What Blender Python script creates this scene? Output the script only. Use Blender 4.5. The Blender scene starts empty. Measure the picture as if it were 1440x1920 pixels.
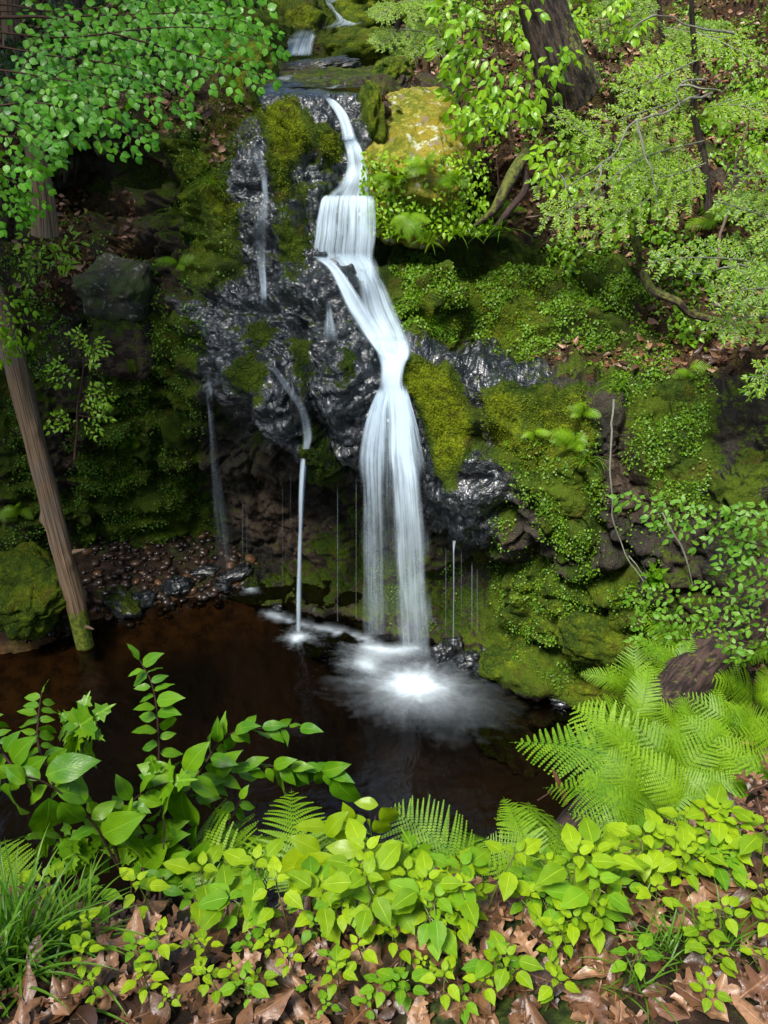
import bpy, math, random
import numpy as np
from mathutils import Vector, Matrix
R = math.radians
random.seed(7); RNG = np.random.default_rng(11)
C = bpy.context.scene.collection
SC = bpy.context.scene
# ---------------------------------------------------------------- camera, world, sun, exposure
PITCH = R(31); FPX = 1600.0; EYE = np.array([0, 0, 5.5])
cd = bpy.data.cameras.new('camera'); cam = bpy.data.objects.new('camera', cd); C.objects.link(cam)
cam.location = EYE; cam.rotation_euler = (R(90) - PITCH, 0, 0)
cd.sensor_fit = 'VERTICAL'; cd.sensor_height = 36; cd.lens = 36 * FPX / 1920; cd.clip_start = .05; cd.clip_end = 400
SC.camera = cam
SUN_EL, SUN_AZ = 60, 215          # azimuth clockwise from +Y (behind the camera, to the left)
w = bpy.data.worlds.new('World'); SC.world = w; w.use_nodes = True
nt = w.node_tree; bg = nt.nodes['Background']
sky = nt.nodes.new('ShaderNodeTexSky'); sky.sky_type = 'NISHITA'; sky.sun_disc = False
sky.sun_elevation = R(SUN_EL); sky.sun_rotation = R(SUN_AZ); sky.air_density = 1.0; sky.dust_density = 2.0; sky.ozone_density = 1.0
nt.links.new(sky.outputs[0], bg.inputs[0]); bg.inputs[1].default_value = 0.115
sd = bpy.data.lights.new('sun', 'SUN'); sd.energy = 3.3; sd.angle = R(15); sd.color = (1, .965, .90)
so = bpy.data.objects.new('sun', sd); C.objects.link(so)
_d = Vector((math.sin(R(SUN_AZ)) * math.cos(R(SUN_EL)), math.cos(R(SUN_AZ)) * math.cos(R(SUN_EL)), math.sin(R(SUN_EL))))
so.rotation_euler = _d.to_track_quat('Z', 'Y').to_euler(); so.location = (4, -6, 14)
SC.view_settings.view_transform = 'Standard'; SC.view_settings.look = 'None'; SC.view_settings.gamma = 1
SC.view_settings.exposure = 1.1
SC.cycles.max_bounces = 6; SC.cycles.transparent_max_bounces = 24; SC.cycles.diffuse_bounces = 3
SC.cycles.glossy_bounces = 3; SC.cycles.transmission_bounces = 3; SC.cycles.sample_clamp_indirect = 6
# ---------------------------------------------------------------- pixel -> world helper (1440 x 1920 photo)
cp, sp = math.cos(PITCH), math.sin(PITCH)
def ray(px, py):
    u = (np.asarray(px, float) - 720) / FPX; v = (960 - np.asarray(py, float)) / FPX
    return np.stack([u, cp + v * sp, -sp + v * cp], -1)
def at(px, py, Y=None, z=None):
    d = ray(px, py)
    t = np.asarray(Y) / d[..., 1] if Y is not None else (z - EYE[2]) / d[..., 2]
    return EYE + d * np.asarray(t)[..., None]
def proj(P):
    q = np.asarray(P, float) - EYE
    f = q[..., 1] * cp - q[..., 2] * sp; up = q[..., 1] * sp + q[..., 2] * cp
    f = np.where(np.abs(f) < 1e-6, 1e-6, f)
    return 720 + FPX * q[..., 0] / f, 960 - FPX * up / f, f
# ---------------------------------------------------------------- noise
_perm = np.concatenate([np.random.default_rng(3).permutation(256)] * 3)
_grad = np.random.default_rng(4).normal(size=(256, 3)); _grad /= np.linalg.norm(_grad, axis=1)[:, None]
_rv = np.random.default_rng(5).random((256, 4))
def _h(i, j, k): return _perm[_perm[_perm[i & 255] + (j & 255)] + (k & 255)]
def perlin(P):
    P = np.asarray(P, float); i = np.floor(P).astype(int); f = P - i; s = f * f * f * (f * (f * 6 - 15) + 10)
    out = 0
    for a in (0, 1):
        wa = s[..., 0] if a else 1 - s[..., 0]
        for b in (0, 1):
            wb = s[..., 1] if b else 1 - s[..., 1]
            for c in (0, 1):
                wc = s[..., 2] if c else 1 - s[..., 2]
                g = _grad[_h(i[..., 0] + a, i[..., 1] + b, i[..., 2] + c)]
                out = out + wa * wb * wc * ((f - [a, b, c]) * g).sum(-1)
    return out * 1.6
def fbm(P, o=4, g=.5):
    P = np.asarray(P, float); a = 1; r = 0
    for k in range(o): r = r + a * perlin(P + 17.3 * k); P = P * 2.03; a *= g
    return r
def worley(P):
    P = np.asarray(P, float); i = np.floor(P).astype(int); f1 = np.full(P.shape[:-1], 9.); f2 = f1.copy(); idn = np.zeros(P.shape[:-1], int)
    for a in (-1, 0, 1):
        for b in (-1, 0, 1):
            for c in (-1, 0, 1):
                h = _h(i[..., 0] + a, i[..., 1] + b, i[..., 2] + c)
                q = i + [a, b, c] + _rv[h, :3]
                d = ((P - q) ** 2).sum(-1) ** .5
                n = d < f1; f2 = np.where(n, f1, np.minimum(f2, d)); idn = np.where(n, h, idn); f1 = np.where(n, d, f1)
    return f1, f2, _rv[idn, 3]
def sstep(a, b, x):
    t = np.clip((x - a) / (b - a), 0, 1); return t * t * (3 - 2 * t)
# ---------------------------------------------------------------- mesh helpers
def link_mesh(name, V, F, mat=None, parent=None, uv=None, attrs=None, smooth=True):
    """V (n,3); F list/array of equal-size faces or list of such arrays."""
    me = bpy.data.meshes.new(name)
    Fs = F if isinstance(F, list) else [F]
    Fs = [np.asarray(f, np.int32) for f in Fs if len(f)]
    me.vertices.add(len(V)); me.vertices.foreach_set('co', np.asarray(V, np.float32).ravel())
    loops = np.concatenate([f.ravel() for f in Fs]); cnt = np.concatenate([np.full(len(f), f.shape[1], np.int32) for f in Fs])
    me.loops.add(len(loops)); me.loops.foreach_set('vertex_index', loops)
    me.polygons.add(len(cnt)); st = np.concatenate([[0], np.cumsum(cnt)[:-1]]).astype(np.int32)
    me.polygons.foreach_set('loop_start', st); me.polygons.foreach_set('loop_total', cnt)
    if smooth: me.polygons.foreach_set('use_smooth', np.ones(len(cnt), bool))
    if uv is not None:
        l = me.uv_layers.new(name='UVMap'); l.data.foreach_set('uv', np.asarray(uv, np.float32)[loops].ravel())
    for k, a in (attrs or {}).items():
        t = me.attributes.new(k, 'FLOAT', 'POINT'); t.data.foreach_set('value', np.asarray(a, np.float32))
    me.update(calc_edges=True)
    if mat: me.materials.append(mat)
    o = bpy.data.objects.new(name, me); C.objects.link(o)
    if parent: o.parent = parent
    return o
def tag(o, label=None, cat=None, group=None, kind=None):
    if label: o['label'] = label
    if cat: o['category'] = cat
    if group: o['group'] = group
    if kind: o['kind'] = kind
    return o
def empty(name, loc, label, cat, group=None, rz=0):
    o = bpy.data.objects.new(name, None); C.objects.link(o); o.location = [float(v) for v in loc]; o.rotation_euler = (0, 0, rz); o.empty_display_size = .1
    return tag(o, label, cat, group)
def gridF(n, m, off=0):
    a = np.arange(n * m).reshape(n, m) + off
    return np.stack([a[:-1, :-1].ravel(), a[:-1, 1:].ravel(), a[1:, 1:].ravel(), a[1:, :-1].ravel()], 1)
def tube(P, r, n=10, cap=True):
    """swept tube along P (k,3) with radii r -> V,F,UV"""
    P = np.asarray(P, float); k = len(P); r = np.broadcast_to(np.asarray(r, float), (k,))
    T = np.gradient(P, axis=0); T /= np.linalg.norm(T, axis=1)[:, None] + 1e-9
    up = np.array([0.0, 0, 1]) if abs(T[0, 2]) < .9 else np.array([1.0, 0, 0])
    A = np.zeros_like(P); B = np.zeros_like(P); a = np.cross(T[0], up)
    for i in range(k):
        a = a - T[i] * (a @ T[i]); a /= np.linalg.norm(a) + 1e-9; A[i] = a; B[i] = np.cross(T[i], a)
    th = np.linspace(0, 2 * np.pi, n + 1)
    V = P[:, None] + r[:, None, None] * (np.cos(th)[None, :, None] * A[:, None] + np.sin(th)[None, :, None] * B[:, None])
    L = np.concatenate([[0], np.cumsum(np.linalg.norm(np.diff(P, axis=0), axis=1))])
    UV = np.stack(np.broadcast_arrays(th[None] / (2 * np.pi), L[:, None]), -1)
    return V.reshape(-1, 3), gridF(k, n + 1), UV.reshape(-1, 2)
def merge(parts):
    V = []; F = []; U = []; o = 0
    for v, f, u in parts:
        V.append(v); F.append(np.asarray(f) + o); U.append(u); o += len(v)
    return np.concatenate(V), np.concatenate(F), np.concatenate(U)
def curve(pts, n=40):
    """Catmull-Rom through pts"""
    p = np.asarray(pts, float)
    if len(p) < 3: return p[0] + (p[-1] - p[0]) * np.linspace(0, 1, n)[:, None]
    q = np.vstack([2 * p[0] - p[1], p, 2 * p[-1] - p[-2]]); t = np.linspace(0, len(p) - 1 - 1e-6, n); i = t.astype(int); f = (t - i)[:, None]
    a, b, c, d = q[i], q[i + 1], q[i + 2], q[i + 3]
    return .5 * (2 * b + (c - a) * f + (2 * a - 5 * b + 4 * c - d) * f * f + (3 * b - a - 3 * c + d) * f ** 3)
# ---------------------------------------------------------------- materials
class NB:
    def __init__(s, name):
        s.m = bpy.data.materials.new(name); s.m.use_nodes = True; s.t = s.m.node_tree; s.t.nodes.clear()
        s.out = s.t.nodes.new('ShaderNodeOutputMaterial')
    def n(s, typ, ins=None, **kw):
        q = s.t.nodes.new('ShaderNode' + typ)
        for k, v in kw.items(): setattr(q, k, v)
        for k, v in (ins or {}).items():
            sock = q.inputs[k]
            if isinstance(v, bpy.types.NodeSocket): s.t.links.new(v, sock)
            elif isinstance(v, bpy.types.Node): s.t.links.new(v.outputs[0], sock)
            else: sock.default_value = v
        return q
    def mix(s, f, a, b):
        q = s.t.nodes.new('ShaderNodeMix'); q.data_type = 'RGBA'; q.clamp_factor = True
        for i, v in ((0, f), (6, a), (7, b)):
            if isinstance(v, bpy.types.NodeSocket): s.t.links.new(v, q.inputs[i])
            elif isinstance(v, bpy.types.Node): s.t.links.new(v.outputs[0], q.inputs[i])
            else: q.inputs[i].default_value = v if i == 0 else (*v, 1)
        return q.outputs[2]
    def math(s, op, a, b=0.0, clamp=False, c=0.0): return s.n('Math', {0: a, 1: b, 2: c}, operation=op, use_clamp=clamp).outputs[0]
    def attr(s, name): return s.n('Attribute', attribute_name=name).outputs['Fac']
    def obj(s): return s.n('TexCoord').outputs['Object']
    def noise(s, vec, sc, det=4, rough=.55, dist=0.0): return s.n('TexNoise', {'Vector': vec, 'Scale': sc, 'Detail': det, 'Roughness': rough, 'Distortion': dist}).outputs[0]
    def ramp(s, f, lo, hi): return s.n('MapRange', {0: f, 1: lo, 2: hi, 3: 0.0, 4: 1.0}, interpolation_type='SMOOTHSTEP').outputs[0]
    def end(s, sh): s.t.links.new(sh.outputs[0], s.out.inputs[0]); return s.m
# ---------------------------------------------------------------- rock face / hillside control net
# per column: px, shoreline py, then 12 (py, Y) rows from the foot of the rock up over its lip and back up the valley
NET = [
(-350,1250,[(1120,7.0),(1000,7.1),(900,7.1),(780,7.3),(650,7.8),(540,8.2),(430,8.6),(330,9.2),(230,9.8),(130,11.5),(40,14),(-80,18)]),
(0,1175,[(1100,7.3),(980,7.5),(880,7.6),(760,7.9),(640,8.3),(530,8.8),(430,9.2),(330,9.6),(240,10.1),(130,11.5),(50,14),(-80,18)]),
(150,1140,[(1080,7.5),(980,7.7),(880,7.8),(750,8.0),(600,8.4),(510,8.8),(430,9.5),(360,10.4),(255,9.4),(150,11),(60,13.5),(-80,18)]),
(300,1112,[(1045,8.05),(950,8.1),(850,8.1),(700,8.2),(560,8.4),(470,8.6),(380,8.8),(290,8.95),(200,9.3),(140,10.4),(60,13),(-80,18)]),
(400,1115,[(1040,8.2),(930,8.2),(850,8.1),(720,7.6),(650,7.7),(560,8.0),(430,8.3),(300,8.6),(190,9.1),(140,10.2),(60,13),(-80,17)]),
(480,1130,[(1050,8.0),(930,8.1),(800,7.3),(720,7.1),(650,7.4),(550,7.8),(430,8.1),(300,8.45),(185,9.0),(150,10.2),(80,13.8),(-80,17)]),
(560,1140,[(1050,7.9),(930,8.0),(850,7.1),(750,7.05),(650,7.35),(560,7.6),(430,8.0),(300,8.4),(175,9.1),(125,12.6),(75,14.0),(-80,17)]),
(640,1160,[(1050,7.7),(940,7.7),(880,7.1),(760,7.0),(660,7.1),(560,7.45),(450,8.05),(310,8.5),(175,9.15),(122,12.9),(70,14.8),(-80,17)]),
(720,1180,[(1060,7.4),(940,7.3),(800,7.0),(720,6.95),(662,7.15),(560,7.75),(450,8.5),(300,8.75),(175,9.3),(120,12.9),(60,14.5),(-80,18)]),
(800,1205,[(1080,7.15),(990,7.0),(900,6.65),(760,6.75),(675,7.0),(640,7.6),(530,8.1),(455,8.9),(300,9.4),(160,10.5),(60,14),(-80,18)]),
(900,1235,[(1100,6.9),(1020,6.8),(960,6.4),(800,6.55),(700,6.95),(660,8.0),(560,8.4),(460,9.1),(330,9.3),(180,10.6),(70,13.5),(-80,18)]),
(1000,1290,[(1150,6.2),(1050,6.2),(950,6.05),(800,6.3),(710,6.8),(665,7.9),(560,8.4),(450,9.0),(330,9.5),(200,10.8),(70,13.5),(-80,18)]),
(1150,1335,[(1200,5.85),(1050,5.8),(900,5.9),(780,6.15),(705,6.7),(655,7.6),(550,8.2),(430,8.9),(330,9.5),(200,11),(80,13.5),(-80,18)]),
(1300,1400,[(1200,5.3),(1000,5.6),(880,5.9),(780,6.2),(700,6.7),(630,7.3),(540,7.9),(430,8.6),(310,9.4),(190,11),(80,13.5),(-80,18)]),
(1450,1480,[(1200,4.9),(1000,5.3),(860,5.7),(750,6.1),(660,6.6),(580,7.2),(500,7.7),(400,8.4),(290,9.2),(180,10.8),(70,13.2),(-80,18)]),
(1850,1600,[(1250,4.0),(1000,4.6),(850,5.1),(730,5.6),(630,6.1),(540,6.7),(450,7.3),(360,8),(260,8.8),(160,10.4),(60,13),(-80,18)]),
]
def build_net():
    rows = []
    for px, sy, pts in NET:
        s = at(px, sy, z=0.0)
        col = [s + [0, -.25, -.9], s + [0, -.02, -.25], s] + [at(px, py, Y=Y) for py, Y in pts] + [at(px, -420, Y=30), at(px, -700, Y=48)]
        rows.append(col)
    return np.array(rows)                   # (cols, rows, 3)
def cr_axis(A, knots, n, axis):
    """Catmull-Rom-ish (monotone-limited) resample of A along axis at knots -> n uniform samples in arc coordinate"""
    A = np.moveaxis(A, axis, 0); k = np.asarray(knots, float); t = np.interp(np.linspace(0, 1, n), np.linspace(0, 1, len(k)), np.arange(len(k))) if False else np.linspace(k[0], k[-1], n)
    i = np.clip(np.searchsorted(k, t, side='right') - 1, 0, len(k) - 2); h = (k[i + 1] - k[i]); f = ((t - k[i]) / h)
    D = np.diff(A, axis=0) / np.diff(k).reshape(-1, *[1] * (A.ndim - 1))
    m = np.zeros_like(A); m[0] = D[0]; m[-1] = D[-1]
    p = D[:-1] * D[1:]; m[1:-1] = np.where(p > 0, 2 * p / (D[:-1] + D[1:] + np.where(D[:-1] + D[1:] == 0, 1e-9, 0)), 0) * .6 + .4 * (D[:-1] + D[1:]) / 2
    sh = (-1,) + (1,) * (A.ndim - 1); f = f.reshape(sh); h = h.reshape(sh)
    r = (2 * f**3 - 3 * f**2 + 1) * A[i] + (f**3 - 2 * f**2 + f) * h * m[i] + (-2 * f**3 + 3 * f**2) * A[i + 1] + (f**3 - f**2) * h * m[i + 1]
    return np.moveaxis(r, 0, axis)
net = build_net()
seg = np.linalg.norm(np.diff(net[2:-2], axis=1), axis=2).mean(0); seg[-1] *= .12; seg[-2] *= .2; seg[-3] *= .6; seg[0] *= .4
kr = np.concatenate([[0], np.cumsum(seg)])
kc = np.array([c[0] for c in NET], float); kc[0] = -180; kc[-1] = 1650
NU, NV = 860, 1150
S = cr_axis(net, kr, NV, 1); S = cr_axis(S, kc, NU, 0)       # (NU,NV,3)
def normals(S):
    a = np.gradient(S, axis=0); b = np.gradient(S, axis=1); n = np.cross(a, b); n /= np.linalg.norm(n, axis=-1, keepdims=True) + 1e-9
    return n
def blur(A, k, it=1):
    for _ in range(it):
        for ax in (0, 1):
            P = np.concatenate([np.repeat(A.take([0], ax), k, ax), A, np.repeat(A.take([-1], ax), k, ax)], ax)
            c = np.cumsum(P, axis=ax); z = np.zeros_like(c.take([0], ax)); c = np.concatenate([z, c], ax); n = A.shape[ax]
            A = (c.take(range(2 * k + 1, 2 * k + 1 + n), ax) - c.take(range(0, n), ax)) / (2 * k + 1)
    return A
def poly_mask(px, py, poly, wob=0, wx=0, wy=0):
    x = px + wob * wx; y = py + wob * wy; ins = np.zeros(x.shape, bool); n = len(poly)
    for i in range(n):
        x0, y0 = poly[i]; x1, y1 = poly[(i + 1) % n]
        if y0 == y1: continue
        c = ((y0 > y) != (y1 > y)) & (x < (x1 - x0) * (y - y0) / (y1 - y0) + x0); ins ^= c
    return ins.astype(float)
PX, PY, _ = proj(S)
wx, wy = fbm(S * 2.2, 4), fbm(S * 2.2 + 50, 4)
WET = [[(470,178),(520,160),(600,158),(690,165),(700,260),(715,380),(705,470),(770,640),(800,655),(900,660),(1040,690),(1040,715),(960,730),(930,780),(905,820),(925,900),(945,1000),(900,1030),(820,1010),(760,940),(690,900),(640,890),(560,870),(450,830),(395,720),(368,640),(368,560),(430,530),(432,420),(425,310),(450,230)]]
MOSS = [ # (poly, amount, wobble); high amounts also turn lighter and yellower
 ([(500,205),(545,195),(580,235),(562,300),(545,335),(530,400),(515,360),(500,290),(488,240)],1.7,18),
 ([(585,235),(640,245),(652,300),(600,300),(585,280)],1.4,18),([(590,330),(645,330),(640,355),(600,352)],.8,10),
 ([(530,330),(590,350),(610,380),(590,480),(540,560),(520,470),(525,400)],.42,26),([(525,440),(590,430),(580,480),(530,490)],.9,10),
 ([(555,205),(580,200),(580,235),(556,235)],.9,8),
 ([(560,620),(580,690),(590,790),(640,870),(630,930),(590,900),(560,860),(580,800),(575,730),(545,650)],.85,10),
 ([(455,700),(500,690),(505,730),(470,740)],.8,8),([(465,620),(500,600),(510,660),(480,680)],.8,8),
 ([(636,680),(665,675),(668,712),(640,715)],.9,6),([(640,640),(668,640),(664,668),(640,665)],.6,6),
 ([(752,690),(800,672),(850,700),(885,770),(888,815),(868,870),(850,905),(815,880),(800,820),(775,760)],1.6,8),
 ([(905,735),(960,722),(1000,730),(1040,725),(1030,740),(990,750),(950,780),(930,820),(912,800)],1.3,10),
 ([(912,820),(960,760),(1020,735),(1110,730),(1120,800),(1100,860),(980,900),(930,870)],1.15,20),
 ([(930,880),(1100,860),(1180,900),(1150,1040),(1010,1000),(950,960)],.8,40),
 ([(740,490),(860,485),(1040,520),(1060,600),(1020,660),(890,660),(780,640),(755,560)],.95,15),
 ([(920,1060),(1180,1060),(1230,1200),(1210,1330),(1000,1290),(930,1240),(910,1130)],.95,25),
 ([(290,200),(470,150),(485,190),(440,250),(425,330),(435,430),(430,530),(370,560),(340,430),(320,330),(290,250)],1.0,14),([(405,155),(470,150),(488,190),(440,250),(428,330),(436,440),(405,430),(400,300),(410,220)],1.5,14),
 ([(300,600),(370,560),(375,700),(390,900),(420,1040),(150,1050),(140,900),(190,750),(190,620)],.75,40),
 ([(410,860),(470,880),(640,930),(640,1000),(560,1010),(440,1000)],.08,20),
 ([(660,900),(800,1010),(800,1160),(700,1160),(640,1000)],.5,20),
 ([(820,1060),(910,1060),(900,1200),(830,1190)],.4,20),
 ([(1150,680),(1330,700),(1360,850),(1280,960),(1180,900),(1140,760)],.7,30),
 ([(0,800),(80,850),(140,1000),(60,1060),(0,1060)],.7,20),
 ([(500,40),(560,20),(600,60),(560,70),(520,110),(440,110),(430,60)],1.5,14),([(620,60),(720,50),(740,110),(660,118),(605,95)],1.5,14),
 ([(480,0),(600,-60),(620,20),(540,50)],.9,14),([(640,-20),(760,-40),(760,30),(680,30)],.9,14),
]
BARE = [([(175,500),(270,520),(275,600),(200,580)],10),([(1095,740),(1175,735),(1200,900),(1230,1050),(1120,1060),(1135,900)],18),([(960,940),(1010,950),(1030,1050),(985,1060)],12),([(370,170),(430,150),(440,200),(390,210)],8)]
wet = np.zeros(PX.shape); moss = np.full(PX.shape, .35) + .35 * fbm(S * 1.3 + 9, 3)
for p in WET: wet = np.maximum(wet, poly_mask(PX, PY, p, 16, wx, wy))
moss = np.where(wet > .5, .06 + .3 * np.clip(fbm(S * 3 + 5, 3), 0, 1), moss)
for p, a, wb in MOSS:
    k = poly_mask(PX, PY, p, wb, wx, wy); moss = np.where(k > .5, a, moss)
for p, wb in BARE:
    k = poly_mask(PX, PY, p, wb, wx, wy); moss = np.where(k > .5, 0.0, moss)
# leaf-littered soil of the hillside: where the surface faces up, away from the stream
N0 = normals(blur(S, 6)); N0 = np.where(N0[..., 1:2] > .3, -N0, N0) if (N0[..., 1].mean() > 0) else N0
soil = sstep(.35, .6, N0[..., 2]) * (1 - wet)
soil = soil * np.where(PY < 700, 1, 0) * sstep(.0, .35, fbm(S * 1.1 + 31, 3) + .35 + .4 * (PX > 880))
soil = np.where((PX > 860) & (PY < 260), np.maximum(soil, .75 + .5 * fbm(S * 1.6 + 3, 3)), soil)
soil = np.where((PX > 240) & (PX < 760) & (PY < 175), soil * .25, soil)
shelf = poly_mask(PX, PY, [(715,440),(800,440),(900,440),(1060,440),(1180,470),(1230,560),(1150,650),(1000,660),(780,650),(730,560)], 25, wx, wy)
soil = soil * (1 - .93 * shelf) * np.where((PY > 560) & (PX < 1000), .2, 1); moss = np.where(shelf > .5, np.maximum(moss, .75), moss)
moss = blur(moss, 7); wet = blur(wet, 5); soil = blur(np.clip(soil, 0, 1), 3)
# --- relief: blocks, strata, lumps
amp = np.ones(PX.shape)
amp *= 1 - .75 * poly_mask(PX, PY, [(480,185),(480,100),(740,100),(740,185)])      # upper pool bed stays smooth
amp *= 1 - .5 * poly_mask(PX, PY, [(750,690),(800,670),(890,770),(870,880),(800,860)])
amp = blur(amp, 8)
disp = .17 * fbm(S * .9, 3)
f1, f2, cid = worley(S * [1.15, 1.5, 1.9] + .35 * np.stack([wx, wy, wx - wy], -1))
disp += ((cid - .5) * .22 * sstep(0, .22, f2 - f1) - .07 * (1 - sstep(0, .16, f2 - f1))) * (1 - .45 * wet)
g1, g2, gid = worley(S * [4.2, 4.6, 6.2] + .5 * np.stack([wx, wy, wy + wx], -1) + 40)
chunk = (gid - .5) * .07 * sstep(0, .25, g2 - g1) - .03 * (1 - sstep(0, .2, g2 - g1))
disp += chunk * (.35 + .65 * sstep(.7, .2, moss)) * (1 - .35 * wet)
zz = S[..., 2] + .10 * S[..., 0] + .25 * fbm(S * .8 + 7, 2)
st = (zz * 3.1) % 1.0
left = sstep(480, 300, PX) * sstep(120, 260, PY) * .9 + .35 * sstep(760, 900, PX)
disp += left * .17 * (sstep(0, .75, st) * (1 - sstep(.8, 1, st)) - .5) * (.6 + .8 * np.abs(wx))
disp += (.04 - .028 * wet) * fbm(S * 5, 4, .55) + .02 * (1 - np.abs(fbm(S * 8 + 3, 3)) * 2) * (1 - moss)
# wet face: rippled lumpy rock
WQ = S + .18 * np.stack([wx, wy, wx - wy], -1)
disp += wet * (.16 * (np.abs(perlin(WQ * [2.1, 2.1, 1.7] + 77)) - .25) + .035 * (np.abs(perlin(WQ * [5, 5, 5.6] + 7)) - .25) + .005 * (np.abs(perlin(WQ * [13, 13, 15] + 3)) - .25) + .05 * (sstep(0, .7, (zz * 2.6 + .35 * wx) % 1) * (1 - sstep(.8, 1, (zz * 2.6 + .35 * wx) % 1)) - .5) + .005 * fbm(WQ * [34, 34, 22] + 3, 2))
for gx_, gy_, rx_, ry_, a_ in [(640,540,60,75,.16),(575,720,75,85,.14),(470,720,70,60,.12),(410,620,45,60,.08),(690,800,50,90,.08),(560,600,45,45,-.06),(860,900,60,60,.08),(500,300,40,60,.05)]:
    disp += a_ * np.exp(-((PX - gx_) / rx_) ** 2 - ((PY - gy_) / ry_) ** 2)
h1, h2, hid = worley((S + .06 * np.stack([wy, wx, wx], -1)) * [7, 8, 12] + 9)
disp += wet * ((hid - .5) * .030 * sstep(0, .2, h2 - h1) - .016 * (1 - sstep(0, .14, h2 - h1)))
m1, m2, _m = worley(S * 9 + 3); m3, _, _m = worley(S * 26 + 8)
mm = sstep(.4, .75, moss)
disp += mm * (.035 * (1 - m1) + .012 * (1 - m3)) + mm * .03
disp = disp * amp
def groove(pts, w, d):
    L = curve(pts, 50); best = np.full(PX.shape, 1e9); k = (PX > L[:, 0].min() - 4 * w) & (PX < L[:, 0].max() + 4 * w) & (PY > L[:, 1].min() - 4 * w) & (PY < L[:, 1].max() + 4 * w)
    x = PX[k] + 14 * wx[k]; y = PY[k] + 14 * wy[k]; b_ = np.full(x.shape, 1e9)
    for q in L: b_ = np.minimum(b_, (x - q[0]) ** 2 + (y - q[1]) ** 2)
    best[k] = b_; return d * np.exp(-best / w ** 2)
for p, w_, d_ in [([(915,1085),(1000,1060),(1090,1085),(1190,1070)],16,.22),([(930,960),(985,1000),(1000,1090),(985,1180)],15,.20),([(1085,900),(1130,1000),(1190,1060)],12,.14),([(930,1190),(1040,1215),(1180,1200)],13,.16),([(1190,720),(1180,830),(1200,940)],14,.16),([(1060,500),(1120,560),(1210,600),(1330,640)],20,.22),([(700,455),(800,470),(900,475),(1030,470)],20,.30),([(740,560),(850,535),(960,520),(1030,560)],12,.12),([(880,700),(905,760),(892,830)],7,.08),
    ([(290,225),(300,320),(330,400)],14,.22),([(150,300),(220,310),(290,330)],18,.35),([(160,380),(230,395),(300,385)],14,.22),([(145,470),(230,480),(330,460)],11,.16),([(270,620),(300,760),(290,900)],12,.14),([(150,700),(230,720),(300,700)],9,.12),([(170,860),(250,840),(380,850)],11,.14),([(180,950),(210,1040)],12,.14),([(370,900),(360,980),(330,1040)],10,.12),([(555,600),(580,690),(600,790),(650,880)],8,.12),([(380,660),(450,670),(510,680),(560,655)],8,.09),([(395,560),(470,575),(540,560)],8,.08),([(580,340),(620,335),(655,350)],6,.06),([(370,170),(380,250),(372,330)],9,.08),([(340,430),(350,520),(340,590)],9,.10)]: disp -= groove(p, w_, d_)
N = normals(blur(S, 3)); N = -N if (N[:, 300:600, 1].mean() > 0) else N
S = S + N * disp[..., None]
P_ = S.reshape(-1, 3)
TN = normals(blur(S, 1)); TN = -TN if (TN[:, 300:600, 1].mean() > 0) else TN
# depth buffer of the rock for placing things on it
ZW, ZH = 760, 980; ZX0, ZY0 = -40, -60
zb = np.full((ZH, ZW), 1e9); zi = np.full((ZH, ZW), -1)
PX, PY, PF = proj(S); ix = ((PX - ZX0) / 2).astype(int).ravel(); iy = ((PY - ZY0) / 2).astype(int).ravel(); fl = PF.ravel()
okk = np.where((ix >= 0) & (ix < ZW) & (iy >= 0) & (iy < ZH) & (fl > 1))[0]; o_ = okk[np.argsort(-fl[okk])]
zb[iy[o_], ix[o_]] = fl[o_]; zi[iy[o_], ix[o_]] = o_
for _ in range(4):                                   # fill pin holes with the nearest filled neighbour
    for dy, dx in ((0, 1), (1, 0), (0, -1), (-1, 0)):
        s = np.roll(zi, (dy, dx), (0, 1)); sb = np.roll(zb, (dy, dx), (0, 1)); m = (zi < 0) & (s >= 0); zi[m] = s[m]; zb[m] = sb[m]
def ground(px, py):
    """rock surface point + normal seen at a photo pixel"""
    j = np.clip(((np.asarray(px) - ZX0) / 2).astype(int), 0, ZW - 1); i = np.clip(((np.asarray(py) - ZY0) / 2).astype(int), 0, ZH - 1)
    k = zi[i, j]; return P_[k], TN.reshape(-1, 3)[k]

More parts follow.
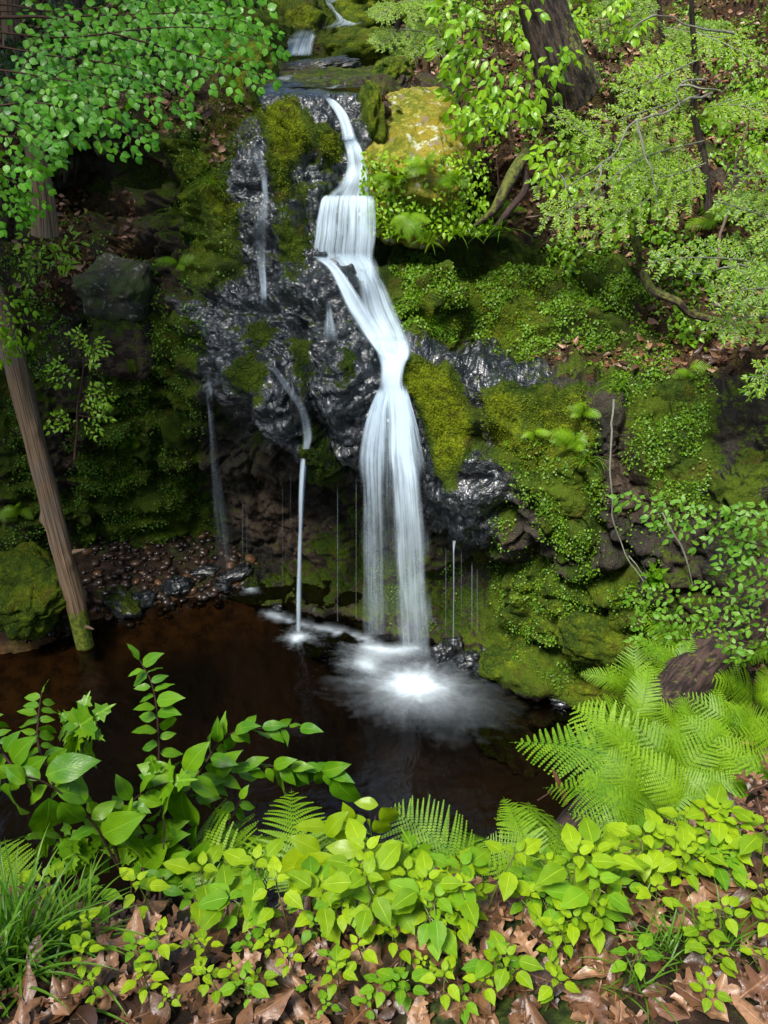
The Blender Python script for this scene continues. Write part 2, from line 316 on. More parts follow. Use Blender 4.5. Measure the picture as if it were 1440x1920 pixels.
def mat_rock():
    b = NB('rock'); o = b.obj(); moss = b.attr('moss'); wet = b.attr('wet'); soil = b.attr('soil')
    n1 = b.noise(o, 1.7, 6, .6); n2 = b.noise(o, 9, 5, .6); n3 = b.noise(o, 45, 4, .6); n4 = b.noise(o, 130, 3, .6)
    rock = b.mix(b.ramp(n1, .35, .65), (.014, .013, .012), (.04, .034, .026))
    rock = b.mix(b.ramp(n2, .45, .75), rock, (.022, .026, .008))
    rock = b.mix(b.math('MULTIPLY', b.ramp(n3, .55, .75), .5), rock, (.07, .062, .05))
    lich = b.math('MULTIPLY', b.ramp(b.noise(o, 6, 6, .7), .60, .66), b.ramp(b.noise(o, 1.2, 2), .5, .62))
    rock = b.mix(lich, rock, (.15, .17, .12))
    iron = b.math('MULTIPLY', b.ramp(b.noise(o, 3.3, 4, .6), .6, .72), .6); rock = b.mix(iron, rock, (.07, .025, .010))
    wr = b.mix(b.ramp(n2, .4, .7), (.006, .008, .010), (.022, .022, .021)); rock = b.mix(b.ramp(b.noise(o, .9, 3), .45, .6), rock, b.mix(b.ramp(n2, .4, .6), (.03, .022, .015), (.085, .062, .043))); rock = b.mix(wet, rock, wr)
    so = b.mix(b.ramp(n2, .4, .65), (.022, .014, .008), (.07, .035, .018)); so = b.mix(b.ramp(n3, .5, .7), so, (.10, .05, .03))
    rock = b.mix(soil, rock, so)
    mn = b.math('ADD', moss, b.math('MULTIPLY', b.math('SUBTRACT', b.math('ADD', n2, b.math('MULTIPLY', n3, .6)), .8), 1.3))
    geo = b.n('NewGeometry'); nz = b.n('SeparateXYZ', {0: geo.outputs['Normal']}).outputs[2]
    mn = b.math('ADD', mn, b.math('MULTIPLY', nz, .3)); mf = b.ramp(mn, .42, .6)
    mf = b.math('MULTIPLY', mf, b.math('SUBTRACT', 1, b.math('MULTIPLY', soil, .75)))
    mc = b.mix(b.ramp(b.noise(o, 2.3, 4, .6), .35, .65), (.008, .022, .002), (.045, .070, .004))
    mc = b.mix(b.math('MULTIPLY', b.ramp(n3, .42, .7), .6), mc, (.06, .095, .006)); mc = b.mix(b.math('MULTIPLY', b.ramp(n4, .5, .75), .45), mc, (.10, .14, .012)); hib = b.mix(b.ramp(n3, .35, .65), (.075, .105, .003), (.17, .21, .005)); hib = b.mix(b.math('MULTIPLY', b.ramp(n2, .5, .62), .8), hib, (.035, .045, .004)); mc = b.mix(b.ramp(b.math('ADD', moss, b.math('MULTIPLY', b.math('SUBTRACT', b.math('ADD', b.math('MULTIPLY', n2, .6), b.math('MULTIPLY', b.noise(o, 5.5, 4, .65), .7)), .65), 2.2)), .85, 1.5), mc, hib)
    mc = b.mix(b.math('MULTIPLY', b.ramp(b.noise(o, 5, 3), .55, .7), .5), mc, (.05, .028, .006))
    col = b.mix(mf, rock, mc)
    dry = b.math('MULTIPLY', wet, b.math('SUBTRACT', 1, mf))
    rough = b.math('SUBTRACT', .88, b.math('MULTIPLY', dry, b.math('ADD', .55, b.math('MULTIPLY', n3, .25))))
    damp = b.math('MULTIPLY', b.ramp(b.noise(o, 2.0, 3), .45, .7), b.math('MULTIPLY', b.math('SUBTRACT', 1, mf), .35))
    rough = b.math('SUBTRACT', rough, damp)
    h = b.math('ADD', b.math('MULTIPLY', n2, .5), b.math('ADD', b.math('MULTIPLY', n3, .35), b.math('MULTIPLY', n4, .2)))
    dv = b.n('VectorMath', {0: o, 1: b.n('VectorMath', {0: b.n('TexNoise', {'Vector': o, 'Scale': 3.0, 'Detail': 4}).outputs[1], 1: (.25, .25, .25)}, operation='MULTIPLY').outputs[0]}, operation='ADD').outputs[0]; mpv = b.n('Mapping', {'Vector': dv, 'Scale': (1, 1, 1.7)}).outputs[0]
    vr = b.n('TexVoronoi', {'Vector': mpv, 'Scale': 7.0}, feature='DISTANCE_TO_EDGE').outputs[0]; vr2 = b.n('TexVoronoi', {'Vector': mpv, 'Scale': 22.0}, feature='DISTANCE_TO_EDGE').outputs[0]; crk = b.math('ADD', b.ramp(vr, 0, .05), b.math('MULTIPLY', b.ramp(vr2, 0, .12), .5))
    h = b.math('ADD', h, b.math('MULTIPLY', crk, .5))
    bc = b.n('Bump', {'Strength': .48, 'Distance': .025, 'Height': b.math('ADD', b.math('ADD', b.math('MULTIPLY', b.noise(b.n('Mapping', {'Vector': o, 'Scale': (1, 1, .6)}).outputs[0], 19, 3, .5), .7), b.math('MULTIPLY', crk, .3)), b.math('MULTIPLY', b.noise(o, 8, 2, .5), .9))}); bump = b.n('Bump', {'Strength': b.math('ADD', .6, b.math('MULTIPLY', wet, .3)), 'Distance': .04, 'Height': h})
    spec = b.math('ADD', .12, b.math('MULTIPLY', dry, .25))
    p = b.n('BsdfPrincipled', {'Base Color': col, 'Roughness': rough, 'Normal': bump.outputs[0], 'Specular IOR Level': spec, 'Coat Weight': b.math('MULTIPLY', dry, b.math('ADD', .5, b.math('MULTIPLY', b.ramp(b.noise(o, 3.2, 4, .6), .38, .62), .5))), 'Coat Roughness': b.math('ADD', .22, b.math('MULTIPLY', n2, .25)), 'Coat IOR': 1.85, 'Coat Tint': (.8, .92, 1, 1), 'Coat Normal': bc.outputs[0]})
    return b.end(p)
M_ROCK = mat_rock()
cliff = link_mesh('cliff', P_, gridF(NU, NV)[:, ::-1], M_ROCK, attrs={'moss': moss.ravel(), 'wet': wet.ravel(), 'soil': soil.ravel()})
tag(cliff, 'wet black and mossy rock face with the wooded hillside above it', 'rock face', kind='structure')

# ---------------------------------------------------------------- near bank and pool bed: one heightfield
CT = np.array([(-6,-3,4.3),(-3,-2,4.1),(0,-2,4.0),(3,-2,4.3),(6,-3,4.6),(-3,.5,3.95),(-1,.5,3.9),(0,.8,3.88),(1,.8,3.93),(3,1,4.3),(6,1,4.8),
 (-6,1.3,3.9),(-3,1.3,3.8),(-.9,1.15,3.82),(0,1.18,3.8),(.7,1.25,3.83),(1.2,1.4,3.9),(2,1.6,4.0),(-1.0,1.6,2.9),(0,1.65,2.8),(.8,1.8,2.9),(1.4,2.1,3.2),
 (-6,3,.5),(-3,2.8,-.3),(-1.5,2.7,-.4),(0,2.8,-.4),(.7,2.9,-.3),(1.1,2.9,.9),(1.6,3.0,1.9),(2.6,3.0,2.7),(4,3,3.4),(2.0,4.2,.7),(2.6,4.5,1.5),(3.5,4.5,2.4),
 (2.6,5.5,.6),(3.5,5.5,1.6),(5,5,3),(1.6,4.4,-.3),(2.1,5.3,-.3),(1.2,3.7,-.4),(3,6.3,.5),(6,6,3.6),(0,4.5,-.9),(0,6,-1.1),(1.5,6.2,-.8),(-2,5,-.7),(-1,8,-.7),(-4,4,-.5),
 (-3.7,5.9,-.10),(-2.9,5.6,-.28),(-3.4,6.6,.0),(-4.3,6.6,.12),(-2.3,6.4,-.5),(-5,5,-.1),(-6,6,.4),(-2.5,7.3,.02),(-3.2,7.3,.15),(-1.8,7.4,-.05),(-2.2,7.9,.25),(-1.4,7.9,.12),(-3.2,8.2,.4),(-1,7.2,-.3),(-6,9,1.5),(6,9,3.6),(-1.2,9,.2),(1,9,-.5)], float)
def bank_fit():
    P = CT[:, :2]; D = np.linalg.norm(P[:, None] - P[None], axis=2); n = len(P)
    K = np.block([[D + np.eye(n) * -.02, np.c_[P, np.ones(n)]], [np.r_[P.T, np.ones((1, n))], np.zeros((3, 3))]])
    return np.linalg.solve(K, np.r_[CT[:, 2], 0, 0, 0])
_bw = bank_fit()
def bank_z(x, y):
    x = np.asarray(x, float); y = np.asarray(y, float); Q = np.stack([x, y], -1); sh = x.shape; Q = Q.reshape(-1, 2); o = np.empty(len(Q)); n = len(CT)
    for s in range(0, len(Q), 50000):
        q = Q[s:s + 50000]; o[s:s + 50000] = np.linalg.norm(q[:, None] - CT[None, :, :2], axis=2) @ _bw[:n] + q @ _bw[n:n + 2] + _bw[n + 2]
    z = o.reshape(sh); P = np.stack([x, y, z], -1)
    return z + .05 * fbm(P * 1.7, 3) + .018 * fbm(P * 9, 3)
xs = np.concatenate([np.linspace(-6.5, -2, 90), np.linspace(-1.98, 2.5, 330), np.linspace(2.53, 6.5, 80)]); ys = np.concatenate([np.linspace(-3, .3, 30), np.linspace(.32, 3.2, 240), np.linspace(3.23, 9, 260)])
BX, BY = np.meshgrid(xs, ys, indexing='ij'); BZ = bank_z(BX, BY)
def mat_bank():
    b = NB('forest_floor'); o = b.obj(); n2 = b.noise(o, 7, 5, .6); n3 = b.noise(o, 40, 4, .6); geo = b.n('NewGeometry'); z = b.n('SeparateXYZ', {0: geo.outputs['Position']}).outputs[2]
    soil = b.mix(b.ramp(n2, .4, .65), (.012, .007, .004), (.03, .016, .009)); soil = b.mix(b.ramp(n3, .5, .75), soil, (.06, .03, .016))
    mossy = b.mix(b.ramp(n3, .4, .6), (.008, .02, .003), (.04, .07, .006)); soil = b.mix(b.math('MULTIPLY', b.ramp(b.noise(o, 2.4, 4), .48, .6), .7), soil, mossy)
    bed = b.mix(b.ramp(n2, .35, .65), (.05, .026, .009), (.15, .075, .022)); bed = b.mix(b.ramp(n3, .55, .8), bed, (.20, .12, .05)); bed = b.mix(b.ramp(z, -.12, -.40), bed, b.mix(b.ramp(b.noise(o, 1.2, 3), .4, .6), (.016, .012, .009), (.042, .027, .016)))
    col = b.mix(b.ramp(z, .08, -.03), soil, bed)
    bump = b.n('Bump', {'Strength': .6, 'Distance': .02, 'Height': b.math('ADD', n2, b.math('MULTIPLY', n3, .5))})
    return b.end(b.n('BsdfPrincipled', {'Base Color': col, 'Roughness': .8, 'Normal': bump.outputs[0], 'Specular IOR Level': .2}))
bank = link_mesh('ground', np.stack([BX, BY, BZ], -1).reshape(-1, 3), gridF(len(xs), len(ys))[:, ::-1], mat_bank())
tag(bank, 'leaf strewn near bank running down under the dark pool', 'ground', kind='structure')
# ---------------------------------------------------------------- pool
def mat_water(name, tint=(.36, .32, .26), white=True, rough=.15, bumpd=.01):
    b = NB(name); o = b.obj(); fm = b.attr('foam')
    mp = b.n('Mapping', {'Vector': o, 'Scale': (1, 1, 1)})
    n = b.noise(mp.outputs[0], 3.0, 3, .5, 1.2); n2 = b.noise(mp.outputs[0], 11, 2, .5)
    bump = b.n('Bump', {'Strength': .35, 'Distance': bumpd * 4, 'Height': b.math('ADD', n, b.math('MULTIPLY', n2, .25))})
    tr = b.n('BsdfTransparent', {'Color': (*tint, 1)}); gl = b.n('BsdfGlossy', {'Color': (.95, .97, 1, 1), 'Roughness': rough, 'Normal': bump.outputs[0]})
    fr = b.n('Fresnel', {'IOR': 1.45, 'Normal': bump.outputs[0]})
    s = b.n('MixShader', {0: fr.outputs[0], 1: tr, 2: gl})
    df = b.n('BsdfDiffuse', {'Color': (.78, .90, .98, 1)})
    fo = b.n('MixShader', {0: b.math('MINIMUM', fm, 1.0), 1: s, 2: df})
    return b.end(fo)
M_POOL = mat_water('pool_water')
gx = np.linspace(-6.4, 4.2, 620); gy = np.linspace(1.9, 8.9, 500); GX, GY = np.meshgrid(gx, gy, indexing='ij')
Q = np.stack([GX, GY, np.zeros_like(GX)], -1)
WPX = fbm(np.stack([GX, GY, 0 * GX], -1) * 4.5, 4, .6); WPY = fbm(np.stack([GX, GY, 0 * GX], -1) * 4.5 + 30, 4, .6)
def splash(px, py, rx, ry, k, streak=.6, seed=0):
    c = at(px, py, z=0.0); dx = (GX - c[0]) + .05 * WPX; dy = (GY - c[1]) + .05 * WPY; r = np.hypot(dx / rx, dy / ry); th = np.arctan2(dy / ry, dx / rx)
    ct, sn = np.cos(th), np.sin(th)
    nz = fbm(np.stack([ct * 8 + seed, sn * 8, r * 1.3], -1), 4, .75) + .35 * fbm(np.stack([dx * 9, dy * 9, dx * 0 + seed], -1), 3)
    rr = r * (1 + streak * .45 * nz * sstep(.15, 1, r))
    return k * np.exp(-(rr ** 1.5) * 1.9) * (1 + streak * .5 * nz * sstep(.1, .7, r))
foam = splash(777, 1283, .26, .18, 1.05, .6, 3) + splash(774, 1286, .50, .34, .42, .45, 5) + splash(690, 1243, .22, .16, .55, .5, 9) + splash(560, 1196, .15, .095, .9, .6, 21) + splash(730, 1222, .42, .13, .32, .8, 30) + splash(850, 1320, .7, .4, .07, 1.0, 40)
# thin skeins of foam drifting off the foot of the falls
for a in [[(500,1150),(545,1165),(600,1178),(650,1190),(700,1200)],[(430,1085),(445,1095),(470,1105)],[(640,1190),(700,1215),(780,1215)]]:
    L = at(np.array([p[0] for p in a]), np.array([p[1] for p in a]), z=0.0); cc = curve(L, 60); d = np.min(np.hypot(GX[..., None] - cc[:, 0], GY[..., None] - cc[:, 1]), -1) if False else None
    best = np.full(GX.shape, 9.)
    for q in cc: best = np.minimum(best, np.hypot(GX - q[0], (GY - q[1]) * 1.4))
    foam += .5 * np.exp(-(best / .07) ** 1.3) * np.clip(.45 + .9 * fbm(Q * 5 + 3, 3), 0, 1)
sw = fbm(np.stack([GX * 1.2 + GY * .5, GY * 3.2, GX * 0], -1) + 5, 4, .6)
c0 = at(775, 1285, z=0.0); dist = np.hypot(GX - c0[0], GY - c0[1])
foam += .035 * np.clip(sw, 0, 1) * np.exp(-dist / 1.9)
foam = np.clip(foam - .015, 0, 1)
pool = link_mesh('pool_water', Q.reshape(-1, 3), gridF(len(gx), len(gy))[:, ::-1], M_POOL, attrs={'foam': foam.ravel()})
tag(pool, 'dark brown plunge pool with white foam where the falls land', 'pool', kind='structure')
# ---------------------------------------------------------------- stream above the falls
zt = at(600, 172, Y=9.2)[2] + .02
def stream_sheet(name, z, polypx, label, Y0, Y1, n=90, m=90, foamf=None):
    L, Rr = polypx; t = np.linspace(0, 1, m)
    yl = Y0 + (Y1 - Y0) * t
    V = []
    for k, Y in enumerate(yl):
        z_ = z(t[k]) if callable(z) else z; py = 960 - FPX * ((z_ - 5.5) * cp + Y * sp) / (Y * cp - (z_ - 5.5) * sp)
        f = Y * cp - (z_ - 5.5) * sp
        xl = (np.interp(-py, [-p[1] for p in L], [p[0] for p in L]) - 720) / FPX * f; xr = (np.interp(-py, [-p[1] for p in Rr], [p[0] for p in Rr]) - 720) / FPX * f
        x = np.linspace(xl, xr, n); V.append(np.stack([x, np.full(n, Y), np.full(n, z_)], 1))
    V = np.concatenate(V); fo = foamf(V) if foamf else np.zeros(len(V))
    V[:, 2] += .012 * fbm(V * [3, 1.2, 0] + 4, 3)
    o = link_mesh(name, V, gridF(m, n), M_STREAM, attrs={'foam': fo}); return tag(o, label, 'stream', kind='structure')
M_STREAM = mat_water('stream_water', (.42, .34, .22), rough=.14, bumpd=.02)
stream_sheet('stream_water', zt, ([(485,200),(488,165),(510,140),(530,112),(530,90)], [(690,200),(690,165),(730,140),(745,112),(740,90)]), 'still brown stream pool behind the lip of the falls', 9.4, 13.9,
    foamf=lambda V: np.clip(.28 * fbm(V * [6, 1.0, 1], 3) - .03, 0, .25) * sstep(12.5, 9.4, V[:, 1]))
# ---------------------------------------------------------------- falling water
def minf(A, k):
    B = A.copy()
    for ax in (0, 1):
        C_ = B.copy()
        for s in range(1, k + 1):
            C_ = np.minimum(C_, np.roll(B, s, ax)); C_ = np.minimum(C_, np.roll(B, -s, ax))
        B = C_
    return B
def mat_fall():
    b = NB('falling_water'); uv = b.n('UVMap').outputs[0]; dens = b.attr('dens'); fq = b.attr('fq')
    s = b.n('SeparateXYZ', {0: uv}); 
    def st(fx, fy, det, off):
        v = b.n('CombineXYZ', {0: b.math('ADD', b.math('MULTIPLY', s.outputs[0], fx), off), 1: b.math('MULTIPLY', s.outputs[1], fy), 2: off}); return b.noise(v.outputs[0], 1, det, .6, .15)
    a = st(21, .5, 4, 3.1); c = st(70, .8, 3, 7.7)
    g = st(9, 2.4, 4, 1.7); a = b.math('ADD', b.math('MULTIPLY', a, .62), b.math('MULTIPLY', g, .38)); k = b.math('ADD', b.math('MULTIPLY', b.math('SUBTRACT', a, .5), 3.2), b.math('MULTIPLY', b.math('SUBTRACT', c, .5), 1.3))
    al = b.math('MULTIPLY', dens, b.math('ADD', 1, b.math('MULTIPLY', k, fq)), clamp=True)
    al = b.math('MULTIPLY', b.math('POWER', al, 1.25), .96)
    gn = b.n('NewGeometry').outputs['Normal']; vm = b.n('VectorMath', {0: gn, 1: (0, -.9, 1.1)}, operation='ADD'); vn = b.n('VectorMath', {0: vm.outputs[0]}, operation='NORMALIZE').outputs[0]
    df = b.n('BsdfDiffuse', {'Color': (.72, .87, .98, 1), 'Normal': vn}); tl = b.n('BsdfTranslucent', {'Color': (.72, .88, .99, 1)}); m = b.n('MixShader', {0: .35, 1: df, 2: tl})
    t = b.n('BsdfTransparent'); return b.end(b.n('MixShader', {0: al, 1: t, 2: m}))
M_FALL = mat_fall()
def fall(name, rows, label, nu=40, nv=None, lift=.05, fq=.5, parent=None, smooth=3, cat='waterfall', edge=.5, rag=.03, fade=.12):
    """rows: (px, py, halfwidth px, Y or None to cling to rock, density)"""
    r = np.array([[a, c, d, (-1 if e is None else e), f] for a, c, d, e, f in rows], float)
    nv = nv or int(np.clip(np.abs(np.diff(r[:, 1])).sum() / 3, 24, 220))
    q = curve(r[:, [0, 1, 2, 4]], nv); cl = np.interp(np.linspace(0, len(r) - 1, nv), np.arange(len(r)), (r[:, 3] > 0).astype(float))
    Yv = np.interp(np.linspace(0, len(r) - 1, nv), np.arange(len(r)), np.where(r[:, 3] > 0, r[:, 3], np.nan)) if (r[:, 3] > 0).all() else None
    u = np.linspace(-1, 1, nu); px = q[:, 0:1] + q[:, 2:3] * u; py = np.repeat(q[:, 1:2], nu, 1)
    G, _ = ground(px, py); Yg = G[..., 1] - lift * 1.0
    Yg = minf(Yg, 3); Yg = blur(Yg, smooth, 2)
    if (r[:, 3] > 0).any():
        idx = np.arange(len(r)); have = r[:, 3] > 0; ye = np.interp(np.linspace(0, len(r) - 1, nv), idx[have], r[have, 3])
        ye = ye[:, None] - .05 * (1 - u ** 2)
        Yg = Yg * (1 - cl[:, None]) + ye * cl[:, None]
    V = at(px, py, Y=Yg)
    L = np.concatenate([[0], np.cumsum(np.linalg.norm(np.diff(V[:, nu // 2], axis=0), axis=1))])
    wm = np.abs(V[:, -1, 0] - V[:, 0, 0]).mean()
    UV = np.stack(np.broadcast_arrays(u[None] * .5 * max(wm, .05) + RNG.random() * 7, L[:, None]), -1)
    ed = sstep(0, edge, 1 - np.abs(u))[None] if not rag else sstep(0, edge, 1 - np.abs(u) + .25 * fbm(np.stack(np.broadcast_arrays(u[None] * 2 + 5, L[:, None] * 1.5, L[:, None] * 0), -1), 2))
    tt = np.linspace(0, 1, nv)[:, None]; jit_ = fbm(np.stack([UV[0, :, 0] * 38, UV[0, :, 0] * 0 + 3, UV[0, :, 0] * 0], -1), 2)[None]
    dn = q[:, 3:4] * ed * np.clip(sstep(0, fade, tt - rag * (.5 + jit_)) * 1.0, 0, 1) if rag else q[:, 3:4] * ed
    o = link_mesh(name, V.reshape(-1, 3), gridF(nv, nu), M_FALL, parent, UV.reshape(-1, 2), {'dens': dn.ravel(), 'fq': np.full(nu * nv, fq)})
    return tag(o, label, cat, kind='structure') if label else o
W = empty('waterfall', at(790, 1215, z=0), 'main white waterfall stepping down the black rock into the pool', 'waterfall'); W['kind'] = 'structure'; W.location = (0, 0, 0)
fall('chute', [(608,172,5,None,.0),(612,182,6,None,.4),(622,190,9,None,.8),(638,210,11,None,.9),(649,235,12,None,.9),(656,262,15,None,1)], None, parent=W, fq=.5)
fall('cascade_step', [(655,250,10,None,0),(657,262,14,None,.8),(665,285,16,None,.85),(668,305,18,None,.7),(669,325,23,None,.9),(663,350,34,None,.5),(655,368,46,None,.55),(654,382,48,None,0)], None, parent=W, fq=.8)
fall('curtain', [(654,364,44,7.98,.0),(652,374,50,7.95,1.1),(650,400,54,7.93,.75),(648,440,57,7.9,.62),(645,475,57,7.88,.52),(655,500,48,7.85,.4),(665,530,38,7.85,0)], None, parent=W, fq=1.15, nu=110, edge=.22, rag=.05, fade=.03)
fall('landing', [(646,470,50,7.9,0),(650,484,54,7.84,.5),(662,500,48,7.78,.75),(672,522,40,7.7,.6),(682,545,34,7.6,0)], None, parent=W, fq=.7, nu=60, edge=.6)
fall('slide', [(584,480,10,None,0),(600,482,13,None,.6),(612,489,15,None,.85),(628,505,15,None,.9),(650,540,19,None,1),(672,580,23,None,.9),(700,625,22,None,.95),(722,655,22,None,1.1),(736,672,22,None,1.1)], None, parent=W, fq=.55)
fall('side_slide', [(688,495,20,None,0),(692,512,24,None,.45),(700,540,34,None,.62),(712,580,40,None,.62),(730,620,38,None,.7),(742,655,34,None,.95),(745,675,28,None,1)], None, parent=W, fq=.9, lift=.07)
fall('ledge_spill', [(728,612,30,None,0),(734,640,34,None,.5),(737,657,33,None,.9),(738,668,30,None,1.1),(736,690,24,None,1.15),(734,720,24,None,1.1),(738,745,32,None,.8),(738,790,40,None,.3),(738,825,46,None,0)], None, parent=W, fq=.3, lift=.08)
fall('apron', [(737,715,26,6.78,0),(735,740,32,6.76,.8),(733,770,42,6.72,.75),(735,820,54,6.70,.62),(738,870,64,6.68,.40),(738,930,66,6.66,.16),(742,1000,66,6.64,.10),(746,1080,62,6.62,.08),(748,1150,60,6.62,.06),(750,1200,58,6.62,.04)], None, parent=W, fq=1.5, nu=100, edge=.25)
fall('main_plunge', [(742,705,18,6.76,0),(745,740,20,6.7,1),(752,790,24,6.64,1.05),(756,850,30,6.58,1),(762,900,34,6.54,.78),(768,980,35,6.50,.56),(772,1060,34,6.48,.46),(776,1140,34,6.46,.40),(780,1205,34,6.46,.28),(782,1240,30,6.46,.0)], None, parent=W, fq=.95, nu=60, edge=.5)
fall('left_plunge', [(722,720,12,6.78,0),(716,745,14,6.75,.6),(704,800,22,6.7,.75),(698,860,27,6.68,.7),(700,920,25,6.66,.5),(702,1000,25,6.66,.38),(703,1100,25,6.66,.28),(704,1190,25,6.66,.16)], None, parent=W, fq=1.3, nu=50, edge=.5)
T = [('thin_waterfall', [(560,1192,7,6.85,.5),(561,1120,6.5,6.85,.62),(563,1020,6,6.86,.7),(566,920,6.5,6.88,.8),(570,862,7,6.92,.85),(574,836,8,6.96,.7),(577,815,11,7.0,.3)][::-1], 'thin straight thread of water falling left of the main waterfall', .5),
 ('rock_trickle', [(574,842,10,None,.5),(577,815,12,None,.45),(568,770,9,None,.2),(545,735,9,None,.2),(520,700,8,None,.15),(510,680,6,None,.2)][::-1], 'faint runnel sliding down the black bulge above the thin thread', .8),
 ('upper_trickle', [(470,225,14,None,.0),(478,280,14,None,.10),(493,325,9,None,.2),(496,345,8,None,.42),(497,375,9,None,.3),(492,410,16,None,.2),(488,445,18,None,.12),(490,480,12,None,.18),(492,505,9,None,.4),(494,530,9,None,.42),(495,558,8,None,.3),(495,572,10,None,0)], 'narrow trickle down the upper left black rock', .9),
 ('left_seep', [(388,690,5,None,.25),(392,740,7,None,.25),(396,780,7,7.6,.20),(402,850,11,7.6,.13),(410,930,15,7.6,.11),(418,1000,18,7.6,.09),(426,1065,20,7.6,.05)], 'faint veil of drips left of the black bulge', 1.6),
 ('hump_trickle', [(615,560,6,None,.3),(617,590,7,None,.4),(618,615,12,None,.3),(620,640,18,None,.1)], 'short trickle down the face of the wet hump', .8),
 ('right_drip', [(852,1010,5,None,.4),(851,1030,2.2,6.3,.5),(851,1110,1.8,6.3,.4),(850,1210,1.8,6.3,.3)], 'single thin drip line right of the main waterfall', .2)]
for n_, r_, l_, f_ in T: fall(n_, r_, l_, fq=f_, nu=16, edge=.6, lift=.03)
for (x0, y0, y1, hw, dn, Yq) in [(885,1050,1180,1.5,.25,6.3),(895,1060,1190,1.2,.2,6.3),(836,1020,1200,1.2,.18,6.35),(633,900,1165,1.2,.3,6.95),(530,900,1100,1,.14,7.1),(545,870,1050,1,.12,7.05),(865,1025,1160,1.1,.15,6.3),(455,930,1060,1.2,.18,7.3),(463,950,1080,1.2,.15,7.3),(668,880,1160,1.5,.22,6.75),(683,880,1150,1.3,.2,6.75)]:
    fall('drip_line', [(x0,y0,hw,Yq,dn),(x0,(y0+y1)/2,hw,Yq,dn),(x0,y1,hw,Yq,dn*.7)], None, fq=.1, nu=5, edge=.8)
    o = C.objects[-1]; tag(o, 'hair-thin line of dripping water below the overhanging black rock', 'drip line', 'drip lines under the overhangs', 'structure')
# little cascades feeding the stream pool
fall('stream_cascade', [(575,52,14,None,0),(568,66,24,None,.6),(562,80,26,None,.55),(556,98,30,None,.7),(554,106,30,None,0)], 'small cascade entering the stream pool', fq=.9, lift=.06)
fall('upper_stream', [(615,-30,18,None,.2),(622,0,14,None,.5),(632,14,18,None,.4),(648,32,22,None,.5),(650,44,30,None,.45),(620,54,26,None,0)], 'ribbon of stream stepping down at the top of the valley', fq=.9, lift=.08)
# ---------------------------------------------------------------- leaf materials
def mat_leaf(name, lo, hi, hi2=None, gloss=.38, trans=.35, vein=True, spec=.4):
    b = NB(name); rn = b.attr('rnd'); o = b.obj()
    rn = b.math('ADD', b.math('MULTIPLY', rn, .65), b.math('MULTIPLY', b.n('ObjectInfo').outputs['Random'], .35)); c = b.mix(rn, lo, hi); c = b.mix(b.math('MULTIPLY', b.ramp(b.noise(o, 14, 3), .45, .7), .5), c, hi2 or hi)
    nrm = None
    if vein:
        uv = b.n('UVMap').outputs[0]; s = b.n('SeparateXYZ', {0: uv}); ax = b.math('ABSOLUTE', b.math('SUBTRACT', s.outputs[1], .5))
        wv = b.math('SINE', b.math('MULTIPLY', b.math('SUBTRACT', s.outputs[0], b.math('MULTIPLY', ax, .9)), 58))
        side = b.math('POWER', b.math('MAXIMUM', wv, 0.0), 5.0); mid = b.ramp(ax, .035, .008)
        v = b.math('MAXIMUM', b.math('MULTIPLY', side, .35), mid)
        c = b.mix(b.math('MULTIPLY', v, .45), c, tuple(min(1, x * 1.5 + .03) for x in hi))
        h = b.math('ADD', b.math('MULTIPLY', v, -1), b.math('MULTIPLY', b.noise(o, 160, 2), .5))
        nrm = b.n('Bump', {'Strength': .35, 'Distance': .0025, 'Height': h}).outputs[0]
    ins = {'Base Color': c, 'Roughness': gloss, 'Specular IOR Level': spec}
    if nrm is not None: ins['Normal'] = nrm
    p = b.n('BsdfPrincipled', ins); hs = b.n('HueSaturation', {'Hue': .49, 'Saturation': 1.1, 'Value': 1.35, 'Color': c})
    t = b.n('BsdfTranslucent', {'Color': hs.outputs[0]})
    return b.end(b.n('MixShader', {0: trans, 1: p, 2: t}))
M_SEED = mat_leaf('seedling_leaf', (.12, .25, .003), (.34, .48, .006), (.10, .22, .006), gloss=.46, spec=.3)
M_SEED2 = mat_leaf('older_seedling_leaf', (.07, .21, .006), (.20, .40, .010), (.24, .36, .01), gloss=.46, spec=.3)
M_SHRUB = mat_leaf('shrub_leaf', (.045, .18, .006), (.17, .34, .006), (.20, .36, .008), gloss=.34)
M_HICK = mat_leaf('hickory_leaf', (.17, .31, .004), (.27, .39, .006), gloss=.33)
M_FERN = mat_leaf('fern_leaf', (.035, .15, .004), (.25, .42, .008), vein=False, gloss=.5)
M_HAZEL = mat_leaf('hazel_leaf', (.02, .12, .006), (.11, .34, .014), (.16, .38, .02), vein=True, gloss=.35)
M_SAPL = mat_leaf('sapling_leaf', (.10, .27, .006), (.26, .44, .012), vein=False)
M_RIGHT = mat_leaf('bush_leaf', (.05, .18, .010), (.16, .33, .025), vein=True)
M_HEM = mat_leaf('hemlock_needle', (.05, .15, .005), (.22, .35, .014), vein=False, gloss=.5, trans=.25)
M_CREEP = mat_leaf('creeper_leaf', (.03, .11, .004), (.16, .30, .008), vein=False, gloss=.45, trans=.25)
M_GRASS = mat_leaf('grass_blade', (.045, .15, .008), (.13, .26, .012), vein=False, gloss=.4)
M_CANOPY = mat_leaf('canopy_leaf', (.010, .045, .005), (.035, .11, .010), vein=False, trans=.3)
M_MOSS = mat_leaf('moss_frond', (.05, .075, .002), (.20, .25, .006), vein=False, gloss=.7, trans=.3, spec=.1)
M_TUFT = mat_leaf('tuft_leaf', (.05, .16, .006), (.17, .32, .010), vein=False, trans=.3)
